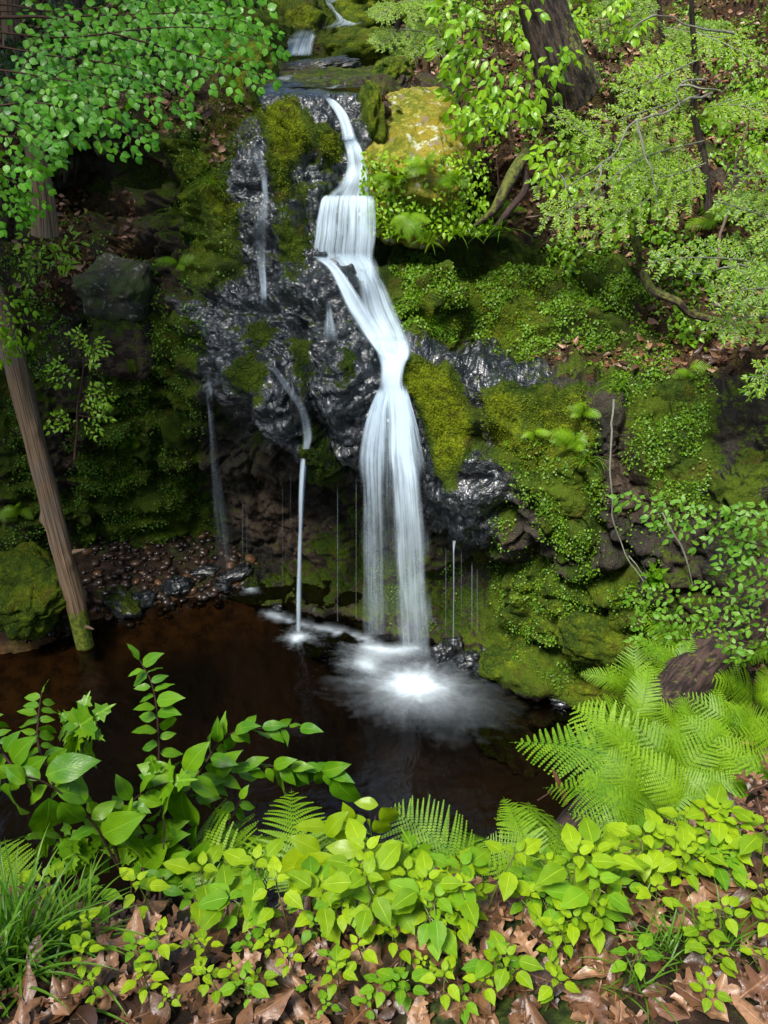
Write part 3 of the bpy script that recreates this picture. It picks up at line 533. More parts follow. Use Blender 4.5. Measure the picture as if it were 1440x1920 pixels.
def mat_dead(name, cols):
    b = NB(name); rn = b.attr('rnd'); o = b.obj(); c = b.mix(b.ramp(rn, .0, .5), cols[0], cols[1]); c = b.mix(b.ramp(rn, .5, 1), c, cols[2])
    c = b.mix(b.math('MULTIPLY', b.ramp(b.noise(o, 60, 4), .45, .7), .6), c, tuple(x * .45 for x in cols[0]))
    uv = b.n('UVMap').outputs[0]; s = b.n('SeparateXYZ', {0: uv}); ax = b.math('ABSOLUTE', b.math('SUBTRACT', s.outputs[1], .5)); mid = b.ramp(ax, .03, .008)
    c = b.mix(b.math('MULTIPLY', mid, .5), c, cols[2])
    bump = b.n('Bump', {'Strength': .5, 'Distance': .003, 'Height': b.math('ADD', b.noise(o, 90, 3), mid)})
    return b.end(b.n('BsdfPrincipled', {'Base Color': c, 'Roughness': .42, 'Specular IOR Level': .5, 'Normal': bump.outputs[0]}))
M_DEAD = mat_dead('dead_leaf', [(.035, .015, .007), (.12, .052, .022), (.29, .155, .078)])
def mat_bark(name, lo, hi, mossy=0.0, sc=1.0, grey=None, gl=.8, ridge=26):
    b = NB(name); uv = b.n('UVMap').outputs[0]; o = b.obj(); s = b.n('SeparateXYZ', {0: uv})
    th = b.math('MULTIPLY', s.outputs[0], 6.28318)
    v = b.n('CombineXYZ', {0: b.math('MULTIPLY', b.math('COSINE', th), ridge * .25), 1: b.math('MULTIPLY', b.math('SINE', th), ridge * .25), 2: b.math('MULTIPLY', s.outputs[1], 4 * sc)}).outputs[0]
    n = b.noise(v, 1.0, 5, .6, .3); n2 = b.noise(o, 24, 4, .6); n3 = b.noise(o, 3, 3)
    c = b.mix(b.ramp(n, .38, .62), lo, hi)
    if grey: c = b.mix(b.math('MULTIPLY', b.math('MULTIPLY', b.ramp(n3, .45, .65), b.ramp(n, .4, .55)), .6), c, grey)
    if mossy:
        geo = b.n('NewGeometry'); nz = b.n('SeparateXYZ', {0: geo.outputs['Normal']}).outputs[2]
        mk = b.math('ADD', b.attr('moss'), b.math('ADD', b.math('MULTIPLY', b.math('SUBTRACT', n2, .5), 1.2), b.math('MULTIPLY', nz, .25)))
        c = b.mix(b.math('MULTIPLY', b.ramp(mk, .45, .62), mossy), c, b.mix(b.ramp(n2, .4, .6), (.05, .085, .008), (.16, .19, .015)))
    bump = b.n('Bump', {'Strength': .9, 'Distance': .02, 'Height': b.math('ADD', n, b.math('MULTIPLY', n2, .3))})
    return b.end(b.n('BsdfPrincipled', {'Base Color': c, 'Roughness': gl, 'Normal': bump.outputs[0], 'Specular IOR Level': .3}))
M_BARK = mat_bark('dark_bark', (.010, .008, .006), (.065, .046, .033), .6, 1.6)
M_LOG = mat_bark('bare_log_wood', (.07, .046, .027), (.30, .20, .115), 1.0, .30, grey=(.19, .155, .125), ridge=60)
M_LOG2 = mat_bark('fallen_trunk_bark', (.016, .010, .009), (.07, .042, .034), .6, 1.5)
M_TWIG = mat_bark('twig_bark', (.06, .03, .02), (.14, .07, .045), 0, 2)
M_PALE = mat_bark('pale_dead_twig', (.16, .16, .12), (.36, .38, .28), 0, 2)
M_GREEN = mat_leaf('green_stem', (.07, .12, .02), (.15, .14, .04), vein=False, trans=.0)
# ---------------------------------------------------------------- leaf templates: length along +X (0..1), normal +Z
def T_leaf(nx=8, ny=4, w=.46, tip=1.0, fold=.18, droop=.25, wave=.02, pw=.75, petiole=.06, serr=0.0):
    t = np.linspace(0, 1, nx + 1); u = np.linspace(-1, 1, ny + 1)
    prof = np.sin(np.pi * t ** pw) ** .9 * (1 - .12 * t); prof = prof * np.where(t > .8, 1 - (t - .8) * tip, 1); prof[0] = .02; prof[-1] = .004
    if serr: prof = prof * (1 + serr * np.where(np.arange(nx + 1) % 2, 1, -1))
    X = petiole + t[:, None] * (1 - petiole) + 0 * u; Yy = .5 * w * prof[:, None] / prof.max() * u
    Z = fold * np.abs(Yy) - droop * (t[:, None] ** 2) + wave * np.sin(t[:, None] * 14) * u * np.abs(u)
    X = X - .1 * droop * t[:, None] ** 2
    V = np.stack([X, Yy, Z], -1).reshape(-1, 3); UV = np.stack(np.broadcast_arrays(t[:, None], .5 + u / 2), -1).reshape(-1, 2)
    return V, gridF(nx + 1, ny + 1)[:, ::-1], UV
def T_lobed(outline, droop=.2, curl=0.0, seed=0, fold=.15):
    """outline: half outline [(x,y)...] from base to tip; made of quads between midrib and edge"""
    o = np.array(outline, float); mx = np.linspace(0, 1, len(o)); mid = np.stack([o[:, 0] * .8 + .2 * mx, 0 * mx], 1) ; V = []; F = []; UV = []
    n = len(o); r = np.random.default_rng(seed)
    for s in (1, -1):
        b0 = len(V)
        for i in range(n):
            for k in (0, .5, 1):
                p = mid[i] * (1 - k) + o[i] * k; V.append([p[0], s * p[1], 0]); UV.append([p[0], .5 + s * p[1]])
        for i in range(n - 1):
            for k in (0, 1):
                a = b0 + i * 3 + k; q = [a, a + 3, a + 4, a + 1]; F.append(q[::-1] if s > 0 else q)
    V = np.array(V); q = V * 3 + seed * 7
    V[:, 2] = fold * np.abs(V[:, 1]) - droop * V[:, 0] ** 2 + curl * (V[:, 1] ** 2 * 3 + .5 * fbm(q, 2))
    return V, np.array(F), np.array(UV)
MAPLE = [(0,0),(.02,.10),(-.06,.30),(.10,.28),(.14,.42),(.24,.33),(.34,.50),(.38,.34),(.50,.30),(.42,.13),(.60,.14),(.66,.26),(.74,.13),(.86,.12),(.86,.05),(1,0)]
OAK = [(0,0),(.06,.02),(.14,.10),(.17,.20),(.24,.19),(.27,.08),(.34,.11),(.40,.30),(.49,.33),(.52,.22),(.53,.10),(.62,.11),(.70,.27),(.78,.26),(.78,.12),(.84,.09),(.90,.13),(.95,.06),(1,0)]
L_OV = T_leaf(fold=.12); L_OV2 = T_leaf(fold=.14, droop=.38, w=.46); L_BIG = T_leaf(12, 6, .50, .6, .15, .30, .02, .85); L_NAR = T_leaf(10, 4, .36, .8, .2, .35, .02, .85); L_SEED = T_leaf(10, 4, .58, .6, .12, .20, .02, .7, .12, .035)
L_ROUND = T_leaf(6, 4, .78, .3, .12, .2, .03, .85, .05, .03); L_SM = T_leaf(3, 2, .55, .5, .3, .3, 0, .8, .02); L_TINY = T_leaf(2, 2, .8, .2, .25, .15, 0, .8, 0)
L_MAPLE = T_lobed(MAPLE, .35, 0.02, 1); L_OAK = [T_lobed(OAK, .1, .28, k, .0) for k in range(4)]
L_DRY = [T_leaf(6, 4, .5, .8, .5 * k - .6, .3 * (k - 1), .06, .8, 0) for k in range(4)]
def basis(d, up):
    d = np.asarray(d, float); d = d / (np.linalg.norm(d, axis=-1, keepdims=True) + 1e-9); up = np.broadcast_to(np.asarray(up, float), d.shape)
    y = np.cross(up, d); y /= np.linalg.norm(y, axis=-1, keepdims=True) + 1e-9; z = np.cross(d, y)
    return np.stack([d, y, z], -1)                      # columns
def inst(tpl, pos, B, sc):
    V, F, UV = tpl; n = len(pos); sc = np.broadcast_to(np.asarray(sc, float), (n,))
    W = np.einsum('nij,vj->nvi', B, V) * sc[:, None, None] + np.asarray(pos)[:, None]
    Fo = (F[None] + (np.arange(n) * len(V))[:, None, None]).reshape(-1, F.shape[1])
    return W.reshape(-1, 3), Fo, np.tile(UV, (n, 1)), np.repeat(RNG.random(n), len(V))
def join(parts):
    V = []; F = []; U = []; Rn = []; o = 0
    for v, f, u, r in parts:
        V.append(v); F.append(f + o); U.append(u); Rn.append(r); o += len(v)
    return np.concatenate(V), F, np.concatenate(U), np.concatenate(Rn)
def leaf_obj(name, parts, mat, parent=None, origin=None):
    V, F, U, Rn = join(parts)
    if origin is not None: V = V - np.asarray(origin)
    return link_mesh(name, V, F, mat, parent, U, {'rnd': Rn})
def tube_obj(name, tubes, mat, parent=None, moss=None, origin=None, rnd=None):
    V, F, U = merge(tubes)
    if origin is not None: V = V - np.asarray(origin)
    at_ = {'moss': np.zeros(len(V)) if moss is None else moss(V + (0 if origin is None else np.asarray(origin))), 'rnd': np.full(len(V), .5)}
    return link_mesh(name, V, F, mat, parent, U, at_)
def wob(P, a, f=3, seed=0):
    P = np.asarray(P, float); return P + a * np.stack([fbm(P * f + seed, 2), fbm(P * f + seed + 9, 2), fbm(P * f + seed + 19, 2)], -1)
def bankhit(px, py):
    px = np.atleast_1d(np.asarray(px, float)); py = np.atleast_1d(np.asarray(py, float)); d = ray(px, py); d /= np.linalg.norm(d, axis=-1, keepdims=True); out = np.full((len(px), 3), np.nan); done = np.zeros(len(px), bool)
    for t in np.arange(.9, 9, .03):
        P = EYE + d * t; z = bank_z(P[:, 0], P[:, 1]); h = (P[:, 2] < z) & ~done; out[h] = P[h]; done |= h
        if done.all(): break
    return out
CAMUP = np.array([0, -.35, .95])
# ---------------------------------------------------------------- generic leafy branch
def branchlet(pts, side_len, n_side, leaf_len, tpl, plane_up, gap=.8, r0=.006, spread=55, tipleaf=True, side_pow=.8, drooping=.0, jit=.42, every=1.0):
    """pts: main curve (3D). Side shoots alternate in the plane whose normal is plane_up; leaves alternate along shoots.
    returns (tubes, leaf parts)"""
    P = curve(pts, 36); L = np.concatenate([[0], np.cumsum(np.linalg.norm(np.diff(P, axis=0), axis=1))]); tubes = [tube(P, np.linspace(r0, r0 * .25, len(P)), 5)]
    pos = []; dr = []; ups = []; sc = []
    def leaves_on(Q, ln):
        l = np.concatenate([[0], np.cumsum(np.linalg.norm(np.diff(Q, axis=0), axis=1))]); step = leaf_len * gap; k = 0; s = step * .5 * random.random() + .02
        while s < l[-1]:
            i = min(np.searchsorted(l, s), len(Q) - 1); T = Q[i] - Q[i - 1]; T /= np.linalg.norm(T) + 1e-9; sd = np.cross(plane_up, T) * (1 if k % 2 else -1); a = R(50 + 15 * random.random())
            d = T * math.cos(a) + sd * math.sin(a) + np.array([0, 0, -drooping]); pos.append(Q[i]); dr.append(d + RNG.normal(size=3) * jit * .6); ups.append(plane_up + RNG.normal(size=3) * jit); sc.append(ln * random.uniform(.7, 1.1)); s += step * random.uniform(.8, 1.2); k += 1
        pos.append(Q[-1]); dr.append(Q[-1] - Q[-2] + [0, 0, -drooping * .01]); ups.append(plane_up + RNG.normal(size=3) * jit); sc.append(ln)
    leaves_on(P[len(P) // 6:], leaf_len)
    for k in range(n_side):
        f = .12 + .85 * (k + random.random() * .5) / n_side; s = f * L[-1]; i = min(max(np.searchsorted(L, s), 1), len(P) - 1); T = P[i] - P[i - 1]; T /= np.linalg.norm(T); sd = np.cross(plane_up, T) * (1 if k % 2 else -1)
        a = R(spread + random.uniform(-12, 12)); d = T * math.cos(a) + sd * math.sin(a); ln = side_len * (1 - f) ** side_pow * random.uniform(.7, 1.15) + leaf_len * .6
        q = [P[i], P[i] + d * ln * .5 + [0, 0, .02 * ln], P[i] + (d + T * .35) * ln * .95 + np.array([0, 0, -drooping * ln * .5])]; Q = curve(q, 12); tubes.append(tube(Q, np.linspace(r0 * .45, r0 * .15, 12), 4)); leaves_on(Q, leaf_len * .95)
    B = basis(np.array(dr), np.array(ups)); return tubes, [inst(tpl, np.array(pos), B, np.array(sc))]
def pxc(lst):
    return np.array([at(a, b, Y=c) for a, b, c in lst])
# ---------------------------------------------------------------- rocks as things
def boulder(name, c, rad, rot, mat, label, cat='boulder', group=None, seed=0, moss=.5, wetv=0, n=48, e=.75, rough=.16, soil=0.0, mossf=None):
    th = np.linspace(0, 2 * np.pi, n * 2 + 1); ph = np.linspace(-np.pi / 2, np.pi / 2, n); T, Pp = np.meshgrid(th, ph, indexing='ij')
    f = lambda a: np.sign(a) * np.abs(a) ** e
    D = np.stack([f(np.cos(Pp)) * f(np.cos(T)), f(np.cos(Pp)) * f(np.sin(T)), f(np.sin(Pp))], -1)
    d = 1 + rough * fbm(D * 1.3 + seed * 3.1, 3) + rough * .3 * fbm(D * 4 + seed, 3)
    a1, a2, ai = worley(D * 1.6 + seed * 2.3); d += rough * .6 * (ai - .5) * sstep(0, .2, a2 - a1) - rough * .2 * (1 - sstep(0, .1, a2 - a1))
    V = (D * d[..., None] * np.array(rad)).reshape(-1, 3); M = np.array(Matrix.Rotation(R(rot[2]), 3, 'Z') @ Matrix.Rotation(R(rot[1]), 3, 'Y') @ Matrix.Rotation(R(rot[0]), 3, 'X')); V = V @ M.T
    m1, _, _ = worley((V + c) * 14); V = V * (1 + (.03 * (1 - m1) * (moss > .5))[:, None])
    ms = np.full(len(V), float(moss)) if mossf is None else mossf(V)
    o = link_mesh(name, V, gridF(n * 2 + 1, n), mat, attrs={'moss': ms, 'wet': np.full(len(V), float(wetv)), 'soil': np.full(len(V), float(soil))}); o.location = [float(v) for v in c]
    return tag(o, label, cat, group)
def mat_yellow():
    b = NB('lichened_rock'); o = b.obj(); n1 = b.noise(o, 2.2, 5, .6); n2 = b.noise(o, 12, 5, .65); n3 = b.noise(o, 50, 4, .6)
    c = b.mix(b.ramp(n1, .38, .6), (.09, .11, .006), (.23, .18, .018)); c = b.mix(b.ramp(n2, .45, .65), c, (.24, .23, .03)); c = b.mix(b.math('MULTIPLY', b.ramp(n3, .45, .7), .7), c, (.05, .045, .010))
    l = b.math('MULTIPLY', b.ramp(n2, .56, .60), b.ramp(b.noise(o, 1.6, 2), .46, .56)); c = b.mix(l, c, (.34, .35, .27)); c = b.mix(b.math('MULTIPLY', b.ramp(b.noise(o, 7, 4), .6, .68), .8), c, (.16, .12, .10))
    bu = b.n('Bump', {'Strength': .6, 'Distance': .025, 'Height': b.math('ADD', n2, b.math('MULTIPLY', n3, .6))}); return b.end(b.n('BsdfPrincipled', {'Base Color': c, 'Roughness': .85, 'Normal': bu.outputs[0], 'Specular IOR Level': .15}))
M_YEL = mat_yellow()
boulder('mossy_boulder', (.27, 9.3, 4.06), (.60, 1.05, .56), (17, 5, 4), M_YEL, 'big boulder yellow with moss and lichen at the right of the chute', seed=4, n=120, e=.74, rough=.12, moss=.9)
M_B = M_ROCK
boulder('mossy_boulder', at(45, 1105, Y=6.75), (.42, .4, .19), (14, 22, -28), M_B, 'slab sided boulder with yellow moss on the left shore beside the log', seed=9, n=70, e=.6, moss=1.0, rough=.2)
boulder('mossy_boulder', at(55, 1170, Y=6.55), (.20, .18, .10), (0, 5, 20), M_B, 'low green moss capped stone at the water below the shore boulder', seed=12, n=40, moss=.8)
st_ = [(238,1073,.17,.10,.09,.5,.9,'rounded grey stone, moss on its left, highest of the shore stones'),(270,1073,.12,.1,.09,.1,.9,'smaller grey stone touching the highest shore stone on its right'),
 (222,1102,.13,.1,.08,.7,.5,'green mossy stone just under the highest shore stone'),(255,1103,.12,.06,.09,.5,.5,'upright mossy wedge of stone in the middle of the shore gravel'),
 (235,1136,.20,.14,.14,.35,.9,'pointed wet stone with a moss flank at the waterline, largest of the shore stones'),(268,1128,.13,.1,.1,.0,.9,'dark wet block right of the pointed waterline stone'),
 (205,1130,.10,.08,.07,.2,.7,'small wet stone between the log foot and the pointed stone'),(178,1095,.12,.1,.1,.3,.3,'rough stone half hidden behind the leaning log'),
 (415,1100,.09,.07,.06,0,1,'black wet stone beside the small foam patch under the drips'),(440,1075,.17,.1,.05,0,1,'flat black wet slab under the faint veil of drips'),(375,1070,.22,.12,.06,0,1,'long black wet slab lying along the foot of the left wall'),
 (330,1098,.16,.12,.09,.05,1,'black glistening stone in the middle of the gravel'),(300,1068,.16,.08,.05,.1,.8,'flat brown slab behind the gravel'),(520,1140,.05,.04,.04,0,1,'tiny wet stone alone at the pool edge under the dark overhang'),
 (165,1060,.2,.15,.2,.5,.2,'dim mossy block against the wall behind the log'),(350,1052,.14,.1,.07,.2,.9,'brown wet stone tucked at the foot of the wall')]
for k, (px, py, a, b_, c_, ms, wt, lb) in enumerate(st_):
    p = at(px, py, Y=None, z=.10 if py < 1100 else .03); boulder('shore_stone', p, (a, b_, c_), (random.uniform(-15, 15), random.uniform(-20, 20), random.uniform(-40, 40)), M_B, lb, 'stone', 'stones along the left shore', seed=20 + k, moss=ms, wetv=wt, n=26, e=.7, rough=.25)
rs_ = [(830,1225,.12,.1,.09),(875,1238,.13,.1,.08),(905,1252,.09,.08,.06),(950,1262,.11,.08,.05),(1000,1288,.14,.1,.06),(1060,1312,.13,.09,.05),(850,1215,.08,.07,.12),(920,1235,.1,.1,.1)]
rl_ = ['dripping black rock where the main falls meet the wall','wet black rock under the single drip line','small black rock, third along the right waterline','flat black rock below the mossy shelf','long wet rock below the mossy shelf','last black rock on the right waterline before the ferns','thin upright black rock against the wall foot','black rock set back behind the right waterline']
for k, (px, py, a, b_, c_) in enumerate(rs_):
    boulder('waterline_rock', at(px, py, z=.02), (a, b_, c_), (random.uniform(-15, 15), random.uniform(-20, 20), random.uniform(-40, 40)), M_B, rl_[k], 'rock', 'black rocks along the right waterline', seed=50 + k, moss=.05, wetv=1, n=24, e=.75, rough=.3)
for (px, py, a, b_, c_, lb, sd) in [(1050,1275,.55,.22,.16,'long moss covered ledge stone along the right waterline',71),(950,1250,.25,.18,.13,'round green moss cushion at the waterline near the falls',72),(1120,1190,.34,.25,.2,'bright moss cushion bulging from the right wall above the pool',73)]:
    boulder('mossy_rock', at(px, py, Y=at(px, py, z=.1)[1] if py > 1200 else 5.75), (a, b_, c_), (0, 4, -22), M_B, lb, 'rock', seed=sd, moss=1, n=50, e=.8, rough=.2)
def mat_lich():
    b = NB('lichened_stone'); o = b.obj(); n1 = b.noise(o, 3, 4, .6); n2 = b.noise(o, 14, 6, .7); c = b.mix(b.ramp(n1, .4, .6), (.025, .026, .014), (.07, .06, .035)); c = b.mix(b.ramp(n2, .55, .64), c, (.22, .23, .16)); c = b.mix(b.ramp(b.noise(o, 5, 4), .45, .55), c, (.045, .06, .012))
    bu = b.n('Bump', {'Strength': .7, 'Distance': .03, 'Height': n2}); return b.end(b.n('BsdfPrincipled', {'Base Color': c, 'Roughness': .85, 'Normal': bu.outputs[0]}))
boulder('lichened_block', at(222, 545, Y=8.4), (.33, .3, .26), (22, 4, -12), mat_lich(), 'pale lichen spotted block projecting from the shaded left ledges', 'rock', seed=91, moss=-.1, n=60, e=.5, rough=.16)
boulder('lichened_block', at(232, 650, Y=8.2), (.30, .2, .28), (0, 10, 8), M_ROCK, 'dull mossy block below the pale lichen block', 'rock', seed=92, moss=.35, n=50, e=.5, rough=.16)
# gravel bar
def gravel():
    n = 800; parts = []; base = []
    ico = boulder('x', (0, 0, 0), (1, .8, .55), (0, 0, 0), None, 'x', seed=3, n=5, moss=0); me = ico.data; V0 = np.array([v.co[:] for v in me.vertices]); F0 = np.array([p.vertices[:] for p in me.polygons]); bpy.data.objects.remove(ico); bpy.data.meshes.remove(me)
    x = RNG.uniform(-3.6, -.8, n * 2); y = RNG.uniform(6.6, 8.3, n * 2); z = bank_z(x, y); k = (z > -.10) & (z < .5); x, y, z = x[k][:n], y[k][:n], z[k][:n]; m = len(x)
    ang = RNG.uniform(0, 6.28, m); d = np.stack([np.cos(ang), np.sin(ang), RNG.normal(size=m) * .3], 1); B = basis(d, np.array([0, 0, 1]) + RNG.normal(size=(m, 3)) * .3)
    V, F, U, Rn = inst((V0, F0, np.zeros((len(V0), 2))), np.stack([x, y, z + .008], 1), B, .012 + .06 * RNG.random(m) ** 2)
    b = NB('gravel'); rn = b.attr('rnd'); c = b.mix(b.ramp(rn, 0, .6), (.008, .007, .006), (.045, .028, .018)); c = b.mix(b.ramp(rn, .85, 1), c, (.14, .07, .03))
    mt = b.end(b.n('BsdfPrincipled', {'Base Color': c, 'Roughness': .28, 'Specular IOR Level': .5}))
    tag(link_mesh('gravel', V, F, mt, None, U, {'rnd': Rn}), 'wet gravel and cobbles washed up at the foot of the left wall', 'gravel', kind='stuff')
gravel()
# ---------------------------------------------------------------- logs, trunks, roots
def log(name, pts, rad, mat, label, cat, mossf=None, n=28, lump=.06, seed=0, knots=(), group=None, capend=True):
    P = curve(pts, 110); r = np.interp(np.linspace(0, 1, 110), np.linspace(0, 1, len(rad)), rad); o0 = P[0].copy()
    V, F, U = tube(P, r, n); Cc = np.repeat(P, n + 1, 0); D = V - Cc; D /= np.linalg.norm(D, axis=1)[:, None] + 1e-9; rr = np.repeat(r, n + 1)
    th = U[:, 0] * 6.2832; q = np.stack([np.cos(th) * 1.3, np.sin(th) * 1.3, U[:, 1] * 1.5], 1) + seed; q2 = np.stack([np.cos(th) * 5, np.sin(th) * 5, U[:, 1] * 2.5], 1) + seed
    V = V + D * (rr * (lump * 2 * fbm(q, 3) + lump * .8 * fbm(q2, 3)))[:, None]
    for (t, a, h) in knots:
        dd = np.sqrt(((U[:, 1] - t) / .06) ** 2 + (np.minimum(abs(U[:, 0] - a), 1 - abs(U[:, 0] - a)) / .06) ** 2); V += D * (h * np.exp(-dd ** 2))[:, None]
    k = len(V); V = np.vstack([V, P[0], P[-1]]); U = np.vstack([U, [0, 0], [0, U[-1, 1]]]); 
    m = mossf(V) if mossf else np.zeros(len(V)); t1 = [[k, i + 1, i] for i in range(n)]; e = k - n - 1; t2 = [[k + 1, e + i, e + i + 1] for i in range(n)]
    o = link_mesh(name, V - o0, [F, np.array(t1 + t2)], mat, None, U, {'moss': m, 'rnd': np.full(len(V), .5)}); o.location = [float(v) for v in o0]
    return tag(o, label, cat, group)
def TR(pts, rad, mat, label, cat, **kw):
    o = log('trunk', pts, rad, mat, label, cat, **kw); e = empty('tree', o.location, label, 'tree'); del o['label']; del o['category']; o.parent = e; o.location = (0, 0, 0); return e
lg = log('leaning_log', pxc([(160,1215,6.55),(140,1120,6.7),(95,950,6.95),(50,770,7.2),(8,610,7.4),(-60,420,7.7)]), [.08,.092,.098,.096,.09,.08], M_LOG, 'bare barkless dead trunk leaning from the pool up the left bank', 'log', mossf=lambda V: 1.0 * sstep(.6, .25, V[:, 2]) - .12, seed=2, knots=[(.9,.6,.03),(1.35,.3,.04),(.55,.85,.035),(2.2,.6,.03),(2.9,.3,.025)])
for t_ in [(150,1170,6.62,176,1180),(140,1035,6.78,160,1030)]:
    p0 = at(t_[0], t_[1], Y=t_[2]); p1 = at(t_[3], t_[4], Y=t_[2] - .1); tube_obj('branch_stub', [tube(curve([p0, p1], 8), np.linspace(.03, .008, 8), 8)], M_LOG, lg, origin=lg.location)
TR(pxc([(1068,175,9.9),(1052,130,9.8),(1030,60,9.75),(985,-90,9.7),(930,-330,9.6)]), [.32,.27,.235,.22,.2], M_BARK, 'thick dark barked tree leaning left on the hillside at the top', 'tree', mossf=lambda V: .40 * sstep(-.1, .6, (V[:, 0] - V[:, 0].mean()) * 2) , lump=.08, seed=5, n=60)
log('fallen_log', pxc([(1030,1600,2.25),(1080,1560,2.35),(1150,1480,2.75),(1240,1340,3.5),(1330,1230,4.1),(1460,1090,4.7),(1560,1010,5.2)]), [.06,.095,.115,.14,.175,.19,.2], M_LOG2, 'dark fallen trunk lying up the right bank under the ferns', 'log', mossf=lambda V: .15 + .0 * V[:, 0], seed=8, n=30)
log('dead_stump', pxc([(85,440,7.6),(80,370,7.6),(68,300,7.65),(60,240,7.7)]), [.12,.10,.085,.07], M_LOG, 'broken grey stump standing in shade under the round leaved branches', 'stump', mossf=lambda V: .3 + 0 * V[:, 0], seed=11)
TR(pxc([(22,90,13),(18,0,13),(10,-200,13)]), [.12,.11,.1], M_LOG, 'slim brown trunk at the very top left corner', 'tree', seed=13)
TR(pxc([(775,110,13.4),(778,0,13.4),(782,-200,13.4)]), [.10,.09,.08], M_BARK, 'slim dark trunk above the yellow boulder', 'tree', seed=14)
TR(pxc([(145,60,14),(150,-60,14),(160,-220,14)]), [.09,.09,.08], M_BARK, 'thin dark trunk behind the round leaved branches', 'tree', seed=15)
def root(pts, rad, label, ms=.6, seed=0, cat='root', mat=None, grp=None): return log('tree_root', pxc(pts), rad, mat or M_LOG2, label, cat, mossf=lambda V: ms + 0 * V[:, 0], n=14, lump=.16, seed=seed, group=grp)
root([(990,285,8.7),(965,320,8.35),(945,360,8.2),(925,395,8.15),(890,425,8.2)], [.055,.05,.045,.04,.02], 'thick mossy root hanging off the bank edge, leftmost of the roots', .5, 1)
root([(975,300,8.5),(985,350,8.4),(950,400,8.1),(925,430,8.1)], [.03,.03,.028,.015], 'thin forked root beside the thick mossy root', .15, 2)
root([(1180,410,8.3),(1190,440,8.1),(1195,465,8.0),(1200,500,8.0)], [.035,.045,.04,.02], 'short mossy root curling out of the dark hollow', .6, 3)
root([(1205,510,7.8),(1225,545,7.5),(1270,565,7.3),(1300,590,7.3),(1400,610,7.2)], [.035,.035,.035,.03,.02], 'long snaking root with a moss patch below the hemlock', .45, 4)
root([(1080,330,8.4),(1020,350,8.2),(1000,370,8.2)], [.03,.028,.02], 'small root poking from the soil bank right of the thick root', .2, 5)
def stick(pts, r, mat, label, cat='stick', name='fallen_stick', grp=None):
    P = wob(curve(pxc(pts), 30), .02, 4, len(pts)); V, F, U = tube(P, np.linspace(r, r * .4, 30), 7); o = link_mesh(name, V - P[0], F, mat, None, U, {'moss': np.zeros(len(V)), 'rnd': np.full(len(V), .5)}); o.location = [float(v) for v in P[0]]; return tag(o, label, cat, grp)
stick([(1150,745,6.1),(1145,900,5.75),(1160,1010,5.65),(1220,1110,5.3)], .008, M_PALE, 'long pale dead stem hanging down the bare right rock', 'twig')
stick([(1180,1040,5.6),(1225,1105,5.4)], .006, M_PALE, 'short pale twig crossing below the hanging stem', 'twig')
stick([(1240,965,5.5),(1280,1030,5.4),(1300,1100,5.3)], .010, M_PALE, 'pale forked twig behind the arching leafy branch', 'twig')
stick([(985,410,8.4),(1110,385,8.0),(1180,370,7.9)], .012, M_LOG, 'brown stick wedged in the hollow under the hemlock')
stick([(1215,420,8.0),(1310,365,8.2)], .02, M_LOG, 'bare brown branch lying across the hollow')
stick([(1340,500,7.0),(1400,240,8.4),(1440,210,8.6)], .012, M_LOG, 'slender upright brown stick at the far right hillside')
stick([(1010,1500,2.5),(1050,1475,2.5),(1080,1465,2.55)], .004, M_TWIG, 'thin curved twig over the pool beside the snapped splinter', 'twig')
stick([(1180,1500,2.3),(1260,1545,2.1),(1330,1560,2.0)], .004, M_TWIG, 'thin reddish twig under the right ferns', 'twig')
# snapped splinter
def splinter():
    p0 = at(1062, 1505, Y=2.35); p1 = at(1036, 1442, Y=2.35); P = curve([p0, (p0 + p1) / 2 + [.003, 0, 0], p1], 14); V, F, U = tube(P, np.interp(np.linspace(0, 1, 14), [0, .3, .8, 1], [.010, .013, .009, .001]), 7); V += .003 * fbm(V * 60, 2)[:, None]
    o = link_mesh('wood_splinter', V - p0, F, mat_bark('splinter_wood', (.18, .07, .03), (.40, .17, .08), 0, 2), None, U, {'moss': np.zeros(len(V))}); o.location = [float(v) for v in p0]; tag(o, 'upright snapped splinter of orange brown wood on the fallen trunk', 'splinter')
splinter()

for (px, py, Y, a, b_, c_, lb, sd) in [(440,125,11.0,.45,.8,.30,'moss rock bounding the stream pool on its left',81),(476,66,13.2,.42,.9,.30,'mossy rock left of the small cascade',82),(678,92,13.6,.52,.8,.24,'broad mossy hump right of the small cascade',83),(592,128,12.2,.55,.45,.10,'low brown rock breaking the stream pool surface',84),(535,14,17.0,.75,1.2,.40,'yellow green mossy outcrop left of the upper stream',85),(720,25,16.0,1.0,1.3,.4,'yellow green mossy outcrop right of the upper stream',86),(735,140,10.9,.22,.5,.16,'mossy rock between the stream pool and the yellow boulder',87),(694,225,8.95,.10,.35,.3,'narrow mossy rock wedged beside the chute',88)]:
    boulder('stream_rock', at(px, py, Y=Y), (a, b_, c_), (0, random.uniform(-8, 8), random.uniform(-20, 20)), M_B, lb, 'rock', 'rocks along the upper stream', seed=sd, moss=1.1 if sd != 84 else .1, wetv=0 if sd != 84 else .6, n=44, e=.8, rough=.2)
